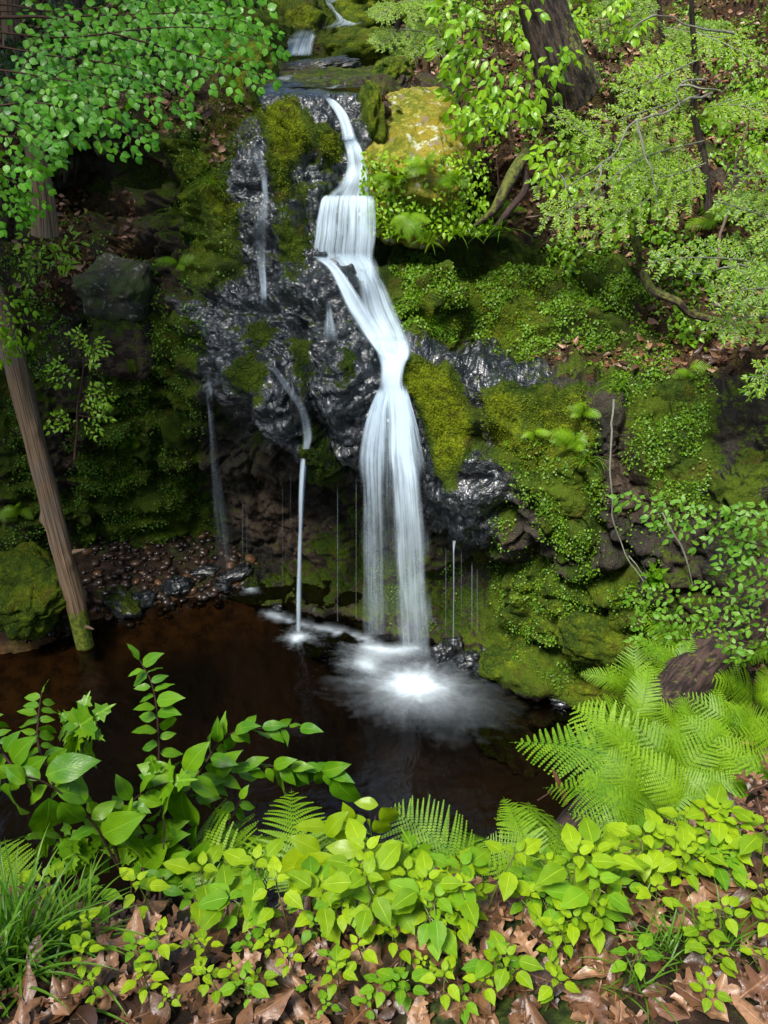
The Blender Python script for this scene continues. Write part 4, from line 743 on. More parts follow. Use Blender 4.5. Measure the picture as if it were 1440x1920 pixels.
# ---------------------------------------------------------------- ferns
def frond_mesh(seed, npin=22, teeth=15, arch=.30, width=.34, tipdroop=.12):
    r = np.random.default_rng(seed); parts = []; t = np.linspace(0, 1, npin + 3)[2:-1]
    bend = r.uniform(-.14, .14)
    def axis(s): return np.array([s, bend * s * s, arch * np.sin(np.pi * s ** .8) * .6 - tipdroop * s ** 3])
    V = []; F = []
    for k, s in enumerate(t):
        for sd in (1, -1):
            L = width * (np.sin(np.pi * min(1, (s * .93 + .10)) ** .95) ** .75) * r.uniform(.92, 1.05) * (1 if s > .12 else .6)
            a = R(72 - 24 * s + r.uniform(-4, 4)); o = axis(s); T = axis(s + .01) - o; T /= np.linalg.norm(T); up = np.array([-T[2], 0, T[0]]); S_ = np.array([0, sd, 0.0]); d = T * math.cos(a) + S_ * math.sin(a); nrm = up; e = np.cross(nrm, d)
            nt = max(4, int(teeth * (L / width) ** .7)); step = L / nt; lift = r.uniform(-.10, .14)
            # pinnules: each a slim leaf-shaped quad pair either side of the pinna's rib
            for j in range(nt):
                q = j / nt; w_ = .0215 * (1 - q) ** .7 * (L / width) ** .5 + .003; c = o + d * (j * step) - nrm * (.28 * L * q * q) + nrm * lift * L * q
                for s2 in (1, -1):
                    b = len(V); tip = c + e * s2 * w_ + d * step * .95; V += [c, c + d * step * .98, tip + d * step * -.05, c + e * s2 * w_ * .8 + d * step * .30]; F.append([b, b + 1, b + 2, b + 3] if (s2 * 1) > 0 else [b + 3, b + 2, b + 1, b])
    V = np.array(V); F = np.array(F); me_n = 'frond%d' % seed
    P = np.array([axis(s) for s in np.linspace(-.0, 1, 24)]); tv, tf, tu = tube(P, np.linspace(.007, .0015, 24), 5)
    return V, F, tv, tf
FR = []
for s in range(6):
    V, F, tv, tf = frond_mesh(s, npin=[20, 24, 22, 18, 26, 21][s], arch=[.30, .42, .2, .5, .3, .15][s], width=[.34, .30, .36, .32, .27, .4][s], tipdroop=[.1, .25, .05, .3, .15, .05][s])
    me = link_mesh('frond', np.vstack([V, tv]), [F, tf + len(V)], M_FERN, None, np.zeros((len(V) + len(tv), 2)), {'rnd': np.concatenate([np.repeat(RNG.random(len(V) // 4) * .5 + .25, 4), np.full(len(tv), .1)])}); FR.append(me.data); bpy.data.objects.remove(me)
def fern(loc, fronds, label, group='ferns', k0=0, nh=(0, -.6, .8)):
    """fronds: list of world tip points (base optional)"""
    root_ = empty('fern', loc, label, 'fern', group)
    for i, T in enumerate(fronds):
        B0 = np.asarray(loc, float) if len(T) == 3 else np.asarray(T[3:], float); d = np.asarray(T[:3], float) - B0; L = np.linalg.norm(d)
        M = basis(d, np.asarray(nh) + RNG.normal(size=3) * .18); o = bpy.data.objects.new('frond', FR[(k0 + i * 5 + int(L * 97)) % 6]); C.objects.link(o); o.parent = root_
        m4 = Matrix.Identity(4)
        for a in range(3):
            for c in range(3): m4[a][c] = float(M[a, c] * L)
            m4[a][3] = float(B0[a] - loc[a])
        o.matrix_local = m4
    return root_
F_ = lambda a, b, Y: tuple(at(a, b, Y=Y))
FERNS = [ # base(px,py,Y), tips, label
 ((895,1650,1.75), [(738,1498,1.95),(905,1560,2.1),(850,1570,2.0),(800,1640,1.6)], 'fern with one tall arching frond standing over the pool in the centre'),
 ((560,1690,1.6), [(553,1470,1.95),(600,1560,1.9),(500,1560,1.8),(640,1640,1.7)], 'fern with an upright frond rising left of the wide yellow leaves'),
 ((470,1650,1.65), [(365,1525,1.95),(470,1560,2.0),(430,1540,2.05),(520,1580,1.9),(385,1610,1.8),(540,1640,1.7)], 'lacy low fern left of centre between shrub and seedlings'),
 ((1010,1660,1.8), [(962,1480,2.1),(1010,1500,2.2),(920,1560,1.9),(1045,1520,2.2),(910,1620,1.7),(1090,1600,2.0)], 'bushy fern at the foot of the dark trunk'),
 ((1215,1570,2.1), [(1030,1455,2.3),(1120,1470,2.4),(1080,1530,2.1),(1130,1560,2.1),(1100,1620,1.9)], 'fern spreading its fronds left across the dark trunk'),
 ((1260,1500,2.6), [(980,1345,2.9),(1060,1330,3.0),(1150,1350,3.0),(1090,1440,2.6)], 'fern reaching long drooping fronds out over the pool'),
 ((1190,1340,3.9), [(1180,1205,4.1),(1150,1250,4.0),(1230,1270,4.0),(1260,1310,3.9)], 'slim fern standing upright alone above the bank end'),
 ((600,1700,1.62), [(650,1500,2.05),(560,1540,1.95),(620,1560,1.9),(690,1590,1.85)], 'fern behind the wide yellow leaves with tips over the pool'),
 ((420,1700,1.55), [(340,1590,1.75),(400,1570,1.8),(460,1600,1.75),(360,1650,1.6)], 'pale fern low at the right foot of the shrubs'),
 ((820,1690,1.7), [(880,1590,1.9),(780,1570,1.95),(840,1590,1.9),(930,1620,1.8)], 'fern tucked below the tall arching frond'),
 ((60,1730,1.45), [(-40,1560,1.7),(10,1600,1.65)], 'fern entering at the left edge behind the shrub'),
 ((650,1690,1.55), [(690,1560,1.9),(600,1610,1.8),(720,1620,1.75)], 'fern half hidden under the wide yellow leaves'),
]
for k, (b, tips, lb) in enumerate(FERNS): fern(F_(*b), [F_(*t) for t in tips], lb, k0=k)
# the fern bank on the right
frl = ['far', 'middle', 'near']; nf = 0
for row, (y0, Yb, n) in enumerate([(1235, 4.3, 4), (1300, 3.9, 5), (1385, 3.2, 6), (1455, 2.65, 6), (1530, 2.2, 5)]):
    for i in range(n):
        px = (1290 if row == 0 else 1163 + row * 12) + i * (200 if row == 0 else 342 - row * 12) / (n - 1) + random.uniform(-12, 12); py = y0 + random.uniform(-15, 15); b = at(px, py, Y=Yb); tips = []
        m = random.randint(5, 7)
        for j in range(m):
            a = random.uniform(0, 6.28); l = random.uniform(.28, .42) * (Yb / 2.6) ** .35; l *= .80; tips.append(b + np.array([math.cos(a) * l * .8 - .04, math.sin(a) * l * .7, l * random.uniform(.2, .95)]))
        ordn = ['leftmost', 'second', 'third', 'fourth', 'fifth', 'sixth'][i]; rw = ['uppermost', 'second', 'third', 'fourth', 'lowest'][row]
        fern(b, tips, f'{ordn} fern from the pool side in the {rw} row of the right fern bank', 'ferns crowding the right bank', k0=row + i, nh=(random.uniform(-.5, .5), -.5, .8))
for k, (px, py, sz, m, lb) in enumerate([(800,320,.30,7,'pale fern on the front edge of the yellow boulder'),(740,345,.26,6,'small fern hanging at the left lip of the boulder ledge'),(855,345,.26,6,'fern at the right lip of the boulder ledge'),(770,400,.24,6,'fern drooping below the boulder'),
    (1075,830,.26,7,'fern tuft rooted on the middle of the right rock'),(1095,770,.18,5,'young upright fern above the rock tuft'),(1000,815,.16,4,'tiny fern on the moss edge of the right rock'),(1290,700,.2,4,'single fern at the right end of the shelf'),(335,500,.25,5,'dark fern hanging from the left rib crack'),(250,830,.2,5,'little fern on the left mossy wall'),(40,960,.28,6,'fern on the left bank behind the log'),(820,90,.5,6,'fern on the slope behind the yellow boulder'),(960,395,.2,4,'small fern under the thick root'),(1340,420,.4,5,'fern in the hollow at far right'),(1090,15,.6,6,'fern at the top of the slope right of the tree')]):
    P, N_ = ground(px, py); P = P + N_ * .01; P = P if k > 3 else at(px, py, Y=8.25 if k < 3 else 8.2); tips = [P + np.array([math.cos(a) * sz * .8, -abs(math.sin(a)) * sz * .5 - .05, sz * (random.uniform(-.1, .7) if k != 3 else random.uniform(-1, 0))]) for a in np.linspace(0, 3.14, m) + random.random()]
    fern(P, tips, lb, 'small ferns on the rocks', k0=k)
# ---------------------------------------------------------------- seedlings of the near bank
def seedling_meshes(seed):
    r = random.Random(seed); h = r.uniform(.14, .22); st = curve([(0, 0, 0), (r.uniform(-.01, .01), r.uniform(-.01, .01), h * .5), (r.uniform(-.02, .02), r.uniform(-.02, .02), h)], 12)
    tubes = [tube(st, np.linspace(.0024, .0014, 12), 6)]; pos = []; dr = []; sc = []
    lv = [(1.0, 3, .034), (.96, 3, .058), (.78, 2, .056), (.56, 2, .044)][: 3 + seed % 2]; a0 = r.random() * 6.28
    for f, n, L in lv:
        for k in range(n):
            a = a0 + 6.283 * k / n + r.uniform(-.3, .3); p = st[min(11, int(f * 11))]; el = .45 if f == 1.0 else r.uniform(-.15, .3); d = np.array([math.cos(a), math.sin(a), el]); q = p + d * .018 * (L > .05); tubes.append(tube(np.array([p, q]), [.0012, .001], 4)); pos.append(q); dr.append(d); sc.append(L * r.uniform(.8, 1.2))
        a0 += 1.57
    return tubes, [inst(L_SEED, np.array(pos), basis(np.array(dr), (0, 0, 1)), np.array(sc))]
SEED = []
for s in range(8):
    t, l = seedling_meshes(s); a = tube_obj('stem', t, M_GREEN); b = leaf_obj('foliage', l, M_SEED2 if s % 3 == 1 else M_SEED); SEED.append((a.data, b.data)); bpy.data.objects.remove(a); bpy.data.objects.remove(b)
def put(name, meshes, loc, s, rz, label, cat, group, tilt=(0, 0)):
    e = empty(name, loc, label, cat, group, rz); e.scale = (s, s, s); e.rotation_euler = (tilt[0], tilt[1], rz)
    for nm, me in zip(('stem', 'foliage'), meshes):
        o = bpy.data.objects.new(nm, me); C.objects.link(o); o.parent = e
    return e
pts = []
def band(x0, x1, y0, y1, n, s0, s1, mind=24):
    k = 0
    for _ in range(n * 30):
        if k >= n: break
        x, y = random.uniform(x0, x1), random.uniform(y0, y1)
        if all(abs(x - q[0]) + abs(y - q[1]) * 1.3 > mind for q in pts): pts.append((x, y, random.uniform(s0, s1))); k += 1
band(370, 720, 1715, 1770, 27, .6, 1.25, 15); band(720, 1150, 1712, 1780, 32, .6, 1.2, 15); band(1150, 1430, 1620, 1695, 20, .6, 1.1, 15)
band(360, 1100, 1780, 1840, 9, .35, .6, 60); band(620, 1080, 1840, 1915, 12, .45, .8, 42); band(1100, 1440, 1700, 1900, 9, .4, .7, 60); band(160, 520, 1800, 1910, 9, .45, .65, 60); band(300, 700, 1850, 1915, 6, .35, .5, 60); band(1010, 1180, 1640, 1720, 8, .8, 1.05)
band(90, 380, 1690, 1750, 12, .5, .95)
hp = bankhit([p[0] for p in pts], [p[1] for p in pts]); rowsn = {}
for (x, y, s), P in zip(pts, hp):
    if np.isnan(P[0]): continue
    rowsn.setdefault('back' if y < 1745 else 'second' if y < 1790 else 'third' if y < 1850 else 'front', []).append((x, y, s, P))
def ordinal(n):
    w_ = ['zeroth','first','second','third','fourth','fifth','sixth','seventh','eighth','ninth','tenth','eleventh','twelfth','thirteenth','fourteenth','fifteenth','sixteenth','seventeenth','eighteenth','nineteenth']
    t_ = {2: 'twenty', 3: 'thirty', 4: 'forty', 5: 'fifty', 6: 'sixty', 7: 'seventy', 8: 'eighty'}
    return w_[n] if n < 20 else (t_[n // 10][:-1] + 'ieth' if n % 10 == 0 else t_[n // 10] + '-' + w_[n % 10])
for rn_, lst in rowsn.items():
    lst.sort(key=lambda q: q[0])
    for i, (x, y, s, P) in enumerate(lst):
        sz = 'tall' if s > .9 else 'middling' if s > .65 else 'small'
        put('seedling', SEED[random.randrange(8)], P - np.array([0, 0, .004]), s, random.uniform(0, 6.28), f'{sz} yellow green seedling, {ordinal(i + 1)} from the left in the {rn_} row of seedlings', 'seedling', 'jewelweed seedlings on the near bank', (random.uniform(-.15, .15), random.uniform(-.15, .15)))
# ---------------------------------------------------------------- broad leaved shrubs of the near bank
def leafy(name, base, stems, leaves, tpl, mat, label, cat, group=None, r=.004, stemmat=None, up=(0, -.45, .9)):
    """stems: lists of (px,py,Y); leaves: (px,py,Y, angle deg in picture, length px, pitch) ; the leaf grows from that point"""
    b = at(*base[:2], Y=base[2]); e = empty(name, b, label, cat, group)
    tube_obj('stem', [tube(wob(curve(pxc(s), 24), .006, 5), np.linspace(r, r * .45, 24), 6) for s in stems], stemmat or M_TWIG, e, origin=b)
    pos = []; dr = []; sc = []; ups = []
    for (px, py, Y, a, L, pt) in leaves:
        L = L * (.86 if L < 100 else .95)
        p = at(px, py, Y=Y); q = at(px + L * math.cos(R(a)), py - L * math.sin(R(a)), Y=Y + pt); pos.append(p); dr.append(q - p); sc.append(np.linalg.norm(q - p) * 1.02); ups.append(np.array(up) + RNG.normal(size=3) * .34)
    leaf_obj('foliage', [inst(tpl, np.array(pos), basis(np.array(dr), np.array(ups)), np.array(sc))], mat, e, origin=b); return e
def auto(stem, n, L, s0=.12, Lj=.25, pt=0.0, spread=55, tip=True, taper=.25, drop=12):
    P = curve(np.array(stem, float), 60); out = []
    n = int(n * 1.7)
    for k in range(n):
        f = s0 + (1 - s0) * k / max(1, n - 1); i = int(f * 59); j = min(59, i + 1); j0 = max(0, i - 1); a = math.degrees(math.atan2(-(P[j, 1] - P[j0, 1]), P[j, 0] - P[j0, 0])); sd = 1 if k % 2 else -1
        a2 = a + sd * random.uniform(spread - 15, spread + 15) if not (tip and k == n - 1) else a; a2 = math.degrees(math.atan2(.55 * math.sin(R(a2)) - .22, math.cos(R(a2)) + .001 * sd)) if not (tip and k == n - 1) else a2
        out.append((P[i, 0], P[i, 1], P[i, 2], a2, L * (1 - taper * f) * random.uniform(1 - Lj, 1 + Lj * .5), random.uniform(-.05, .06) + pt))
    return out
S1 = [(335,1650,1.75),(300,1500,1.8),(297,1380,1.85),(288,1300,1.9),(262,1240,1.95)]; S2 = [(320,1560,1.8),(380,1440,1.9),(440,1372,2.0),(560,1365,2.05)]; S3 = [(330,1600,1.75),(380,1470,1.9),(470,1440,1.95),(560,1440,2.0),(620,1450,2.0)]
S4 = [(230,1640,1.6),(210,1560,1.65),(260,1490,1.7),(345,1460,1.75)]; S5 = [(230,1640,1.6),(170,1540,1.6),(90,1470,1.6),(-10,1450,1.6)]; S6 = [(100,1470,1.6),(70,1380,1.75),(80,1300,1.9)]; S7 = [(60,1480,1.6),(0,1400,1.7),(-30,1330,1.8)]
leafy('broadleaf_shrub', (335,1690,1.6), [S1], auto(S1, 13, 56, .3), L_OV, M_SHRUB, 'tall thin shrub stem with paired small leaves rising over the pool', 'shrub', 'shrubs on the near left bank')
leafy('broadleaf_shrub', (330,1690,1.6), [S2, S3], auto(S2, 14, 60, .2) + auto(S3, 13, 62, .2) + [(620,1450,2.0,-55,100,-.05),(556,1432,2.0,-70,84,0),(530,1436,2.0,-110,80,0),(545,1432,2,-95,70,0)], L_OV2, M_SHRUB, 'shrub reaching right over the pool with a hanging leaf at its tip', 'shrub', 'shrubs on the near left bank')
leafy('broadleaf_shrub', (235,1690,1.5), [S4], auto(S4, 10, 66, .3) + [(340,1470,1.75,-92,118,-.02),(330,1470,1.7,-130,95,0),(350,1462,1.75,-20,85,0),(335,1462,1.75,160,95,0),(345,1450,1.8,60,70,0),(325,1465,1.75,-160,80,0)], L_BIG, M_SHRUB, 'shrub whose large oval leaves radiate from one tip in the left middle', 'shrub', 'shrubs on the near left bank')
leafy('broadleaf_shrub', (180,1690,1.45), [S5], auto(S5, 10, 74, .25) + [(92,1490,1.55,-92,105,-.02),(15,1465,1.55,-85,92,0),(110,1500,1.55,-50,90,0),(80,1455,1.6,20,100,0),(100,1480,1.6,-10,95,.02),(50,1470,1.55,150,60,0)], L_BIG, M_SHRUB, 'shrub with the biggest hanging oval leaves near the left edge', 'shrub', 'shrubs on the near left bank')
leafy('broadleaf_shrub', (60,1660,1.45), [S6, S7], auto(S6, 10, 54, .2) + auto(S7, 9, 54, .2), L_OV, M_SHRUB, 'shrub with rounded blue green leaves in the left edge corner', 'shrub', 'shrubs on the near left bank')
fill = [[(330,1680,1.6),(300,1620,1.7),(240,1560,1.75),(180,1520,1.8)],[(340,1680,1.6),(360,1600,1.75),(420,1560,1.8),(450,1500,1.85)],[(280,1680,1.55),(250,1610,1.65),(130,1580,1.7),(60,1570,1.7)],[(350,1700,1.55),(330,1640,1.65),(300,1590,1.7),(290,1540,1.75)],[(300,1690,1.5),(310,1640,1.6),(370,1620,1.65),(440,1600,1.7)]]
leafy('broadleaf_shrub', (320,1700,1.5), fill[:3], sum([auto(s, 12, 56, .15) for s in fill[:3]], []), L_OV, M_SHRUB, 'low tangled shrub filling the gap under the taller stems', 'shrub', 'shrubs on the near left bank')
leafy('broadleaf_shrub', (345,1710,1.5), fill[3:], sum([auto(s, 11, 54, .15) for s in fill[3:]], []), L_OV2, M_SHRUB, 'low shrub with drooping leaves just left of the lacy fern', 'shrub', 'shrubs on the near left bank')
H1 = [(640,1760,1.35),(620,1680,1.45),(600,1610,1.55),(590,1570,1.6)]; H2 = [(660,1750,1.4),(680,1640,1.55),(700,1560,1.7),(712,1510,1.8)]
leafy('hickory_seedling', (650,1760,1.3), [H1, H2], [(590,1585,1.6,175,60,.05),(605,1600,1.55,150,75,0),(600,1605,1.55,200,110,0),(635,1600,1.5,-120,150,-.05),(640,1600,1.5,-140,165,-.05),(690,1600,1.5,-60,150,-.05),(690,1600,1.5,-45,150,-.05),(690,1600,1.5,5,80,0),(680,1598,1.5,170,80,0),(640,1610,1.5,-85,110,0),
  (690,1535,1.7,200,70,0),(695,1535,1.7,-100,50,0),(700,1535,1.7,-50,60,0),(712,1512,1.75,-48,66,0),(712,1510,1.75,170,55,0),(715,1512,1.75,-25,50,.03),(620,1555,1.65,165,80,0),(660,1545,1.7,110,40,0),(625,1560,1.6,-30,60,0),(610,1570,1.6,60,60,0)], L_BIG, M_HICK, 'seedling with very broad yellow green leaves in the centre foreground', 'seedling', up=(0, -.6, .8))
for k, (px, py, Y, n, L, lb) in enumerate([(148,1362,1.85,7,70,'maple seedling with jagged drooping leaves above the left shrubs'),(140,1600,1.6,5,80,'maple seedling with jagged leaves low by the left grass'),(240,1590,1.65,5,75,'maple seedling shaded beneath the left shrubs'),(300,1470,1.75,5,55,'small maple seedling behind the radiating leaves'),(790,1625,1.65,5,75,'dull green maple seedling right of the wide yellow leaves'),(850,1640,1.6,4,70,'reddish shaded maple seedling under the tall arching frond'),(1230,1085,4.6,8,34,'maple sprig on the right wall beside the leafy branch')]):
    leafy('maple_seedling', (px + 5, py + 120, Y - .15), [[(px + 5, py + 120, Y - .15), (px + 6, py + 50, Y - .03), (px, py, Y)]], [(px, py, Y, a + random.uniform(-15, 15), L * random.uniform(.75, 1.1), random.uniform(-.05, .05)) for a in np.linspace(-150, 200, n)], L_MAPLE, M_SHRUB if k != 5 else M_HICK, lb, 'seedling', 'maple seedlings', r=.0025)
# ---------------------------------------------------------------- grass tufts
def tuft(px, py, n, L, spread, label, w=.0035, group='grass tufts', Y=None, lean=(0, 0), mat=None, P0=None):
    b = P0 if P0 is not None else bankhit(px, py)[0]; parts = []; V = []; F = []; rn = []; m = 9; off = 0
    for i in range(n):
        a = random.uniform(0, 6.28); o = b + np.array([math.cos(a), math.sin(a), 0]) * abs(random.gauss(0, spread)); l = L * random.uniform(.5, 1.15); el = random.uniform(.25, 1.4); az = random.uniform(0, 6.28); d = np.array([math.cos(az) * math.cos(el) + lean[0], math.sin(az) * math.cos(el) + lean[1], math.sin(el)])
        t = np.linspace(0, 1, m); c = o + d * l * t[:, None] + np.array([0, 0, -.55 * l]) * (t ** 2.2)[:, None] * math.cos(el * .8); s = np.cross(d, (0, 0, 1)); s /= np.linalg.norm(s) + 1e-9; ww = w * (1 - t ** 3)[:, None] + .0002
        V += [c - s * ww, c + s * ww + [0, 0, .0]]; 
        v = np.stack([c - s * ww, c, c + s * ww], 1); v[:, 1, 2] -= .35 * w; V[-2:] = [v.reshape(-1, 3)]; F.append(gridF(m, 3) + off); off += 3 * m; rn.append(np.full(3 * m, random.random()))
    V = np.concatenate(V); o = link_mesh('grass_tuft', V - b, np.concatenate(F), mat or M_GRASS, None, np.zeros((len(V), 2)), {'rnd': np.concatenate(rn)}); o.location = [float(q) for q in b]; return tag(o, label, 'grass tuft', group)
tuft(40, 1800, 150, .30, .05, 'big dense tuft of long grass in the bottom left corner', .0028); tuft(130, 1790, 80, .27, .035, 'looser tuft of arching grass right of the big corner tuft', .0026); tuft(-10, 1860, 70, .3, .05, 'dark tuft of grass cut off by the left edge', .0028)
tuft(1265, 1800, 90, .17, .035, 'fine grass tuft on the litter at lower right', .0016); tuft(1190, 1850, 40, .15, .03, 'sparse thin grass tuft left of the fine tuft', .0015); tuft(1350, 1790, 40, .16, .03, 'thin grass tuft near the right edge', .0016)
for k, (px, py, n, L, lb) in enumerate([(805,615,60,.28,'bright grass hanging beside the middle of the falls'),(780,560,40,.22,'grass clump on the moss shelf right of the curtain'),(400,340,40,.28,'grass on the left mossy rib'),(345,400,30,.35,'dry hanging grass on the left rib'),(430,165,40,.25,'grass on top of the left rib'),(860,440,50,.25,'grass fringe under the boulder'),(1100,860,40,.18,'grass below the fern tuft on the right rock'),(800,455,40,.22,'dark grass fringe left under the boulder'),(1160,720,30,.2,'grass at the edge of the right shelf'),(930,430,40,.28,'dry root hairs and grass under the bank edge')]):
    P, N_ = ground(px, py); tuft(0, 0, n, L, .06, lb, .003, 'grass on the rocks', P0=P + N_ * .01 if k not in (5, 7, 9) else at(px, py, Y=8.0), lean=(0, -.6), mat=M_TUFT)
# ---------------------------------------------------------------- fallen leaves
def litter(name, P, Nn, tpls, s0, s1, label, mat=M_DEAD, flat=.2):
    k = RNG.integers(0, len(tpls), len(P)); parts = []
    a = RNG.uniform(0, 6.283, len(P)); d = np.stack([np.cos(a), np.sin(a), RNG.normal(size=len(P)) * flat], 1); B = basis(d, Nn + RNG.normal(size=(len(P), 3)) * flat)
    for i, t in enumerate(tpls):
        m = k == i
        if m.any(): parts.append(inst(t, P[m], B[m], RNG.uniform(s0, s1, m.sum())))
    return tag(leaf_obj(name, parts, mat), label, 'leaf litter', kind='stuff')
n = 8500; x = RNG.uniform(-2.0, 2.4, n); y = RNG.uniform(.1, 2.0, n) ; z = bank_z(x, y); k = z > 3.35; P = np.stack([x, y, z + RNG.uniform(.002, .03, n)], 1)[k]
litter('leaf_litter', P, np.array([0, 0, 1.]), L_OAK + L_DRY, .035, .09, 'brown oak and beech leaf litter covering the near bank')
n = 1500; x = RNG.uniform(1.2, 4.5, n); y = RNG.uniform(2, 6, n); z = bank_z(x, y); k = z > .3; litter('leaf_litter', np.stack([x, y, z + .01], 1)[k], np.array([0, 0, 1.]), L_OAK[:2] + L_DRY[:2], .06, .12, 'leaf litter on the right bank under the ferns')
sx = (soil.ravel() > .45) & (PY.ravel() < 760) & (PY.ravel() > -40) & (PX.ravel() > -40) & (PX.ravel() < 1480); ids = np.where(sx)[0]; wgt = (PF.ravel()[ids]) ** 1.0 / (1 + 0 * ids); ids = RNG.choice(ids, 13000, p=wgt / wgt.sum())
litter('hillside_leaf_litter', P_[ids] + TN.reshape(-1, 3)[ids] * .01 + RNG.normal(size=(len(ids), 3)) * .02, TN.reshape(-1, 3)[ids], [L_DRY[0], L_DRY[2], L_SM], .05, .12, 'pinkish brown fallen leaves scattered over the wooded slope')
big = [(640,1800),(760,1790),(845,1800),(560,1850),(690,1860),(1010,1690),(1100,1700),(1160,1690),(1010,1745),(1230,1760),(1330,1840),(1400,1700),(1290,1690),(1060,1870),(1150,1880),(900,1890),(330,1790),(420,1850),(250,1850),(520,1900),(1380,1890),(1250,1860),(980,1830),(1180,1770),(1420,1560)]
hb = bankhit([b[0] for b in big], [b[1] for b in big]); near = sorted(range(len(big)), key=lambda i: big[i][0])
for r_, i in enumerate(near):
    p = hb[i]; q = random.uniform(0, 6.28); d = np.array([[math.cos(q), math.sin(q), random.uniform(-.1, .5)]]); oak = i % 3 != 1
    o = leaf_obj('fallen_leaf', [inst(L_OAK[i % 4] if oak else L_DRY[i % 4], np.zeros((1, 3)), basis(d, np.array([[random.uniform(-.4, .4), random.uniform(-.7, 0), 1]])), random.uniform(.075, .105))], M_DEAD); o.location = [float(v) for v in p + np.array([0, 0, .03])]; tag(o, f'{"lobed brown oak leaf" if oak else "curled oval brown leaf"} on top of the litter, {ordinal(r_ + 1)} big one from the left', 'leaf', 'large fallen leaves on the litter')
# ---------------------------------------------------------------- creeping plants on the rock: tiny leaves, uncountable
def creep(polys, n, s0, s1, label, mat=M_CREEP, tpl=L_TINY, thr=.0, out=.03, name='creeping_plants', f=3.0):
    w_ = np.zeros(PX.shape)
    for p, a in polys: w_ = np.maximum(w_, a * poly_mask(PX, PY, p, 26, wx, wy))
    w_ = w_ * (np.clip(moss * 1.8, .05, 1) if name == 'creeping_plants' else 1) * np.clip(fbm(S * f + 13, 3) + .25 - thr, 0, 1) ** 1.0; vis = np.zeros(PX.size, bool); vis[zi[zi >= 0]] = True; q = w_.ravel() * vis * PF.ravel() ** 1.5; q /= q.sum()
    ids = RNG.choice(len(q), n, p=q); Nn = TN.reshape(-1, 3)[ids]; pos = P_[ids] + Nn * RNG.uniform(.0, out, n)[:, None] + RNG.normal(size=(n, 3)) * .008
    d = RNG.normal(size=(n, 3)) - Nn * .3 + [0, -.1, -.5]; up = Nn + [0, -.2, .7] + RNG.normal(size=(n, 3)) * .35
    return tag(leaf_obj(name, [inst(tpl, pos, basis(d, up), RNG.uniform(s0, s1, n))], mat), label, 'creeping plants', kind='stuff')
creep([([(90,660),(380,560),(400,1040),(150,1060),(120,900)],1),([(0,700),(60,760),(140,1060),(0,1060)],.8),([(290,230),(440,160),(430,540),(340,560)],.35)], 9000, .012, .03, 'small round leaves creeping over the left mossy wall')
creep([([(920,880),(1180,900),(1240,1060),(1230,1320),(1000,1290),(910,1120),(930,1000)],1),([(1150,660),(1340,700),(1330,950),(1200,1000),(1160,800)],1),([(950,820),(1120,800),(1150,1000),(1000,980)],.9),([(700,1040),(860,1060),(860,1180),(720,1180)],.5)], 11000, .011, .028, 'tiny bright leaves creeping over the right rock wall')
creep([([(740,490),(1060,500),(1200,430),(1340,620),(1200,700),(900,680),(760,600)],1),([(890,600),(1200,560),(1230,720),(1000,690)],1.0)], 13000, .015, .035, 'low green plants crowding the shelf and hollow right of the falls')
creep([([(860,-20),(1460,-20),(1460,700),(1180,600),(1000,430),(900,300)],1)], 9000, .03, .08, 'scattered low green plants over the right hillside', M_TUFT, L_SM, .1, .12, 'undergrowth', 1.2)
n = 1500; x_ = RNG.uniform(-.22, .98, n); z_ = 4.32 - .75 * RNG.random(n) ** .8; y_ = 8.38 + .45 * (z_ - 3.6) * 0 - .10 * np.sin((x_ + .3) * 2.6) + RNG.normal(size=n) * .05; x_ += .03 * fbm(np.stack([x_, z_, 0 * x_], 1) * 4, 2)
d_ = RNG.normal(size=(n, 3)) + [0, -.6, -.7]
tag(leaf_obj('hanging_plants', [inst(L_SM, np.stack([x_, y_, z_], 1), basis(d_, np.array([0, -.8, .6]) + RNG.normal(size=(n, 3)) * .4), RNG.uniform(.03, .065, n))], M_SAPL), 'tangle of small bright plants hanging over the front of the yellow boulder', 'hanging plants', kind='stuff')
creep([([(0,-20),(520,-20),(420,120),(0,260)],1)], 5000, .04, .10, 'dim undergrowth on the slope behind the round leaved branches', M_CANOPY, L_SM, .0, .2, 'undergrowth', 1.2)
creep([([(500,205),(545,195),(580,235),(562,300),(545,335),(530,400),(500,290),(488,240)],1),([(585,235),(640,245),(652,300),(600,300)],1),([(752,690),(800,672),(850,700),(885,770),(888,815),(850,905),(800,820)],1),([(905,735),(1040,725),(1110,740),(1110,860),(980,900),(930,870)],.8),([(405,155),(470,150),(488,190),(428,330),(436,440),(400,430)],.9),([(740,490),(1040,520),(1020,660),(780,640)],.5),([(500,-20),(720,-20),(740,110),(430,120)],.25)], 26000, .007, .016, 'feathery moss tufts on the brightest moss cushions', M_MOSS, L_TINY, -.6, .012, 'moss_tufts', 5.0)
creep([([(0,300),(300,500),(330,700),(0,700)],.8)], 2500, .02, .04, 'sparse small plants on the shaded left ledges', M_CREEP, L_SM, .1, .05)
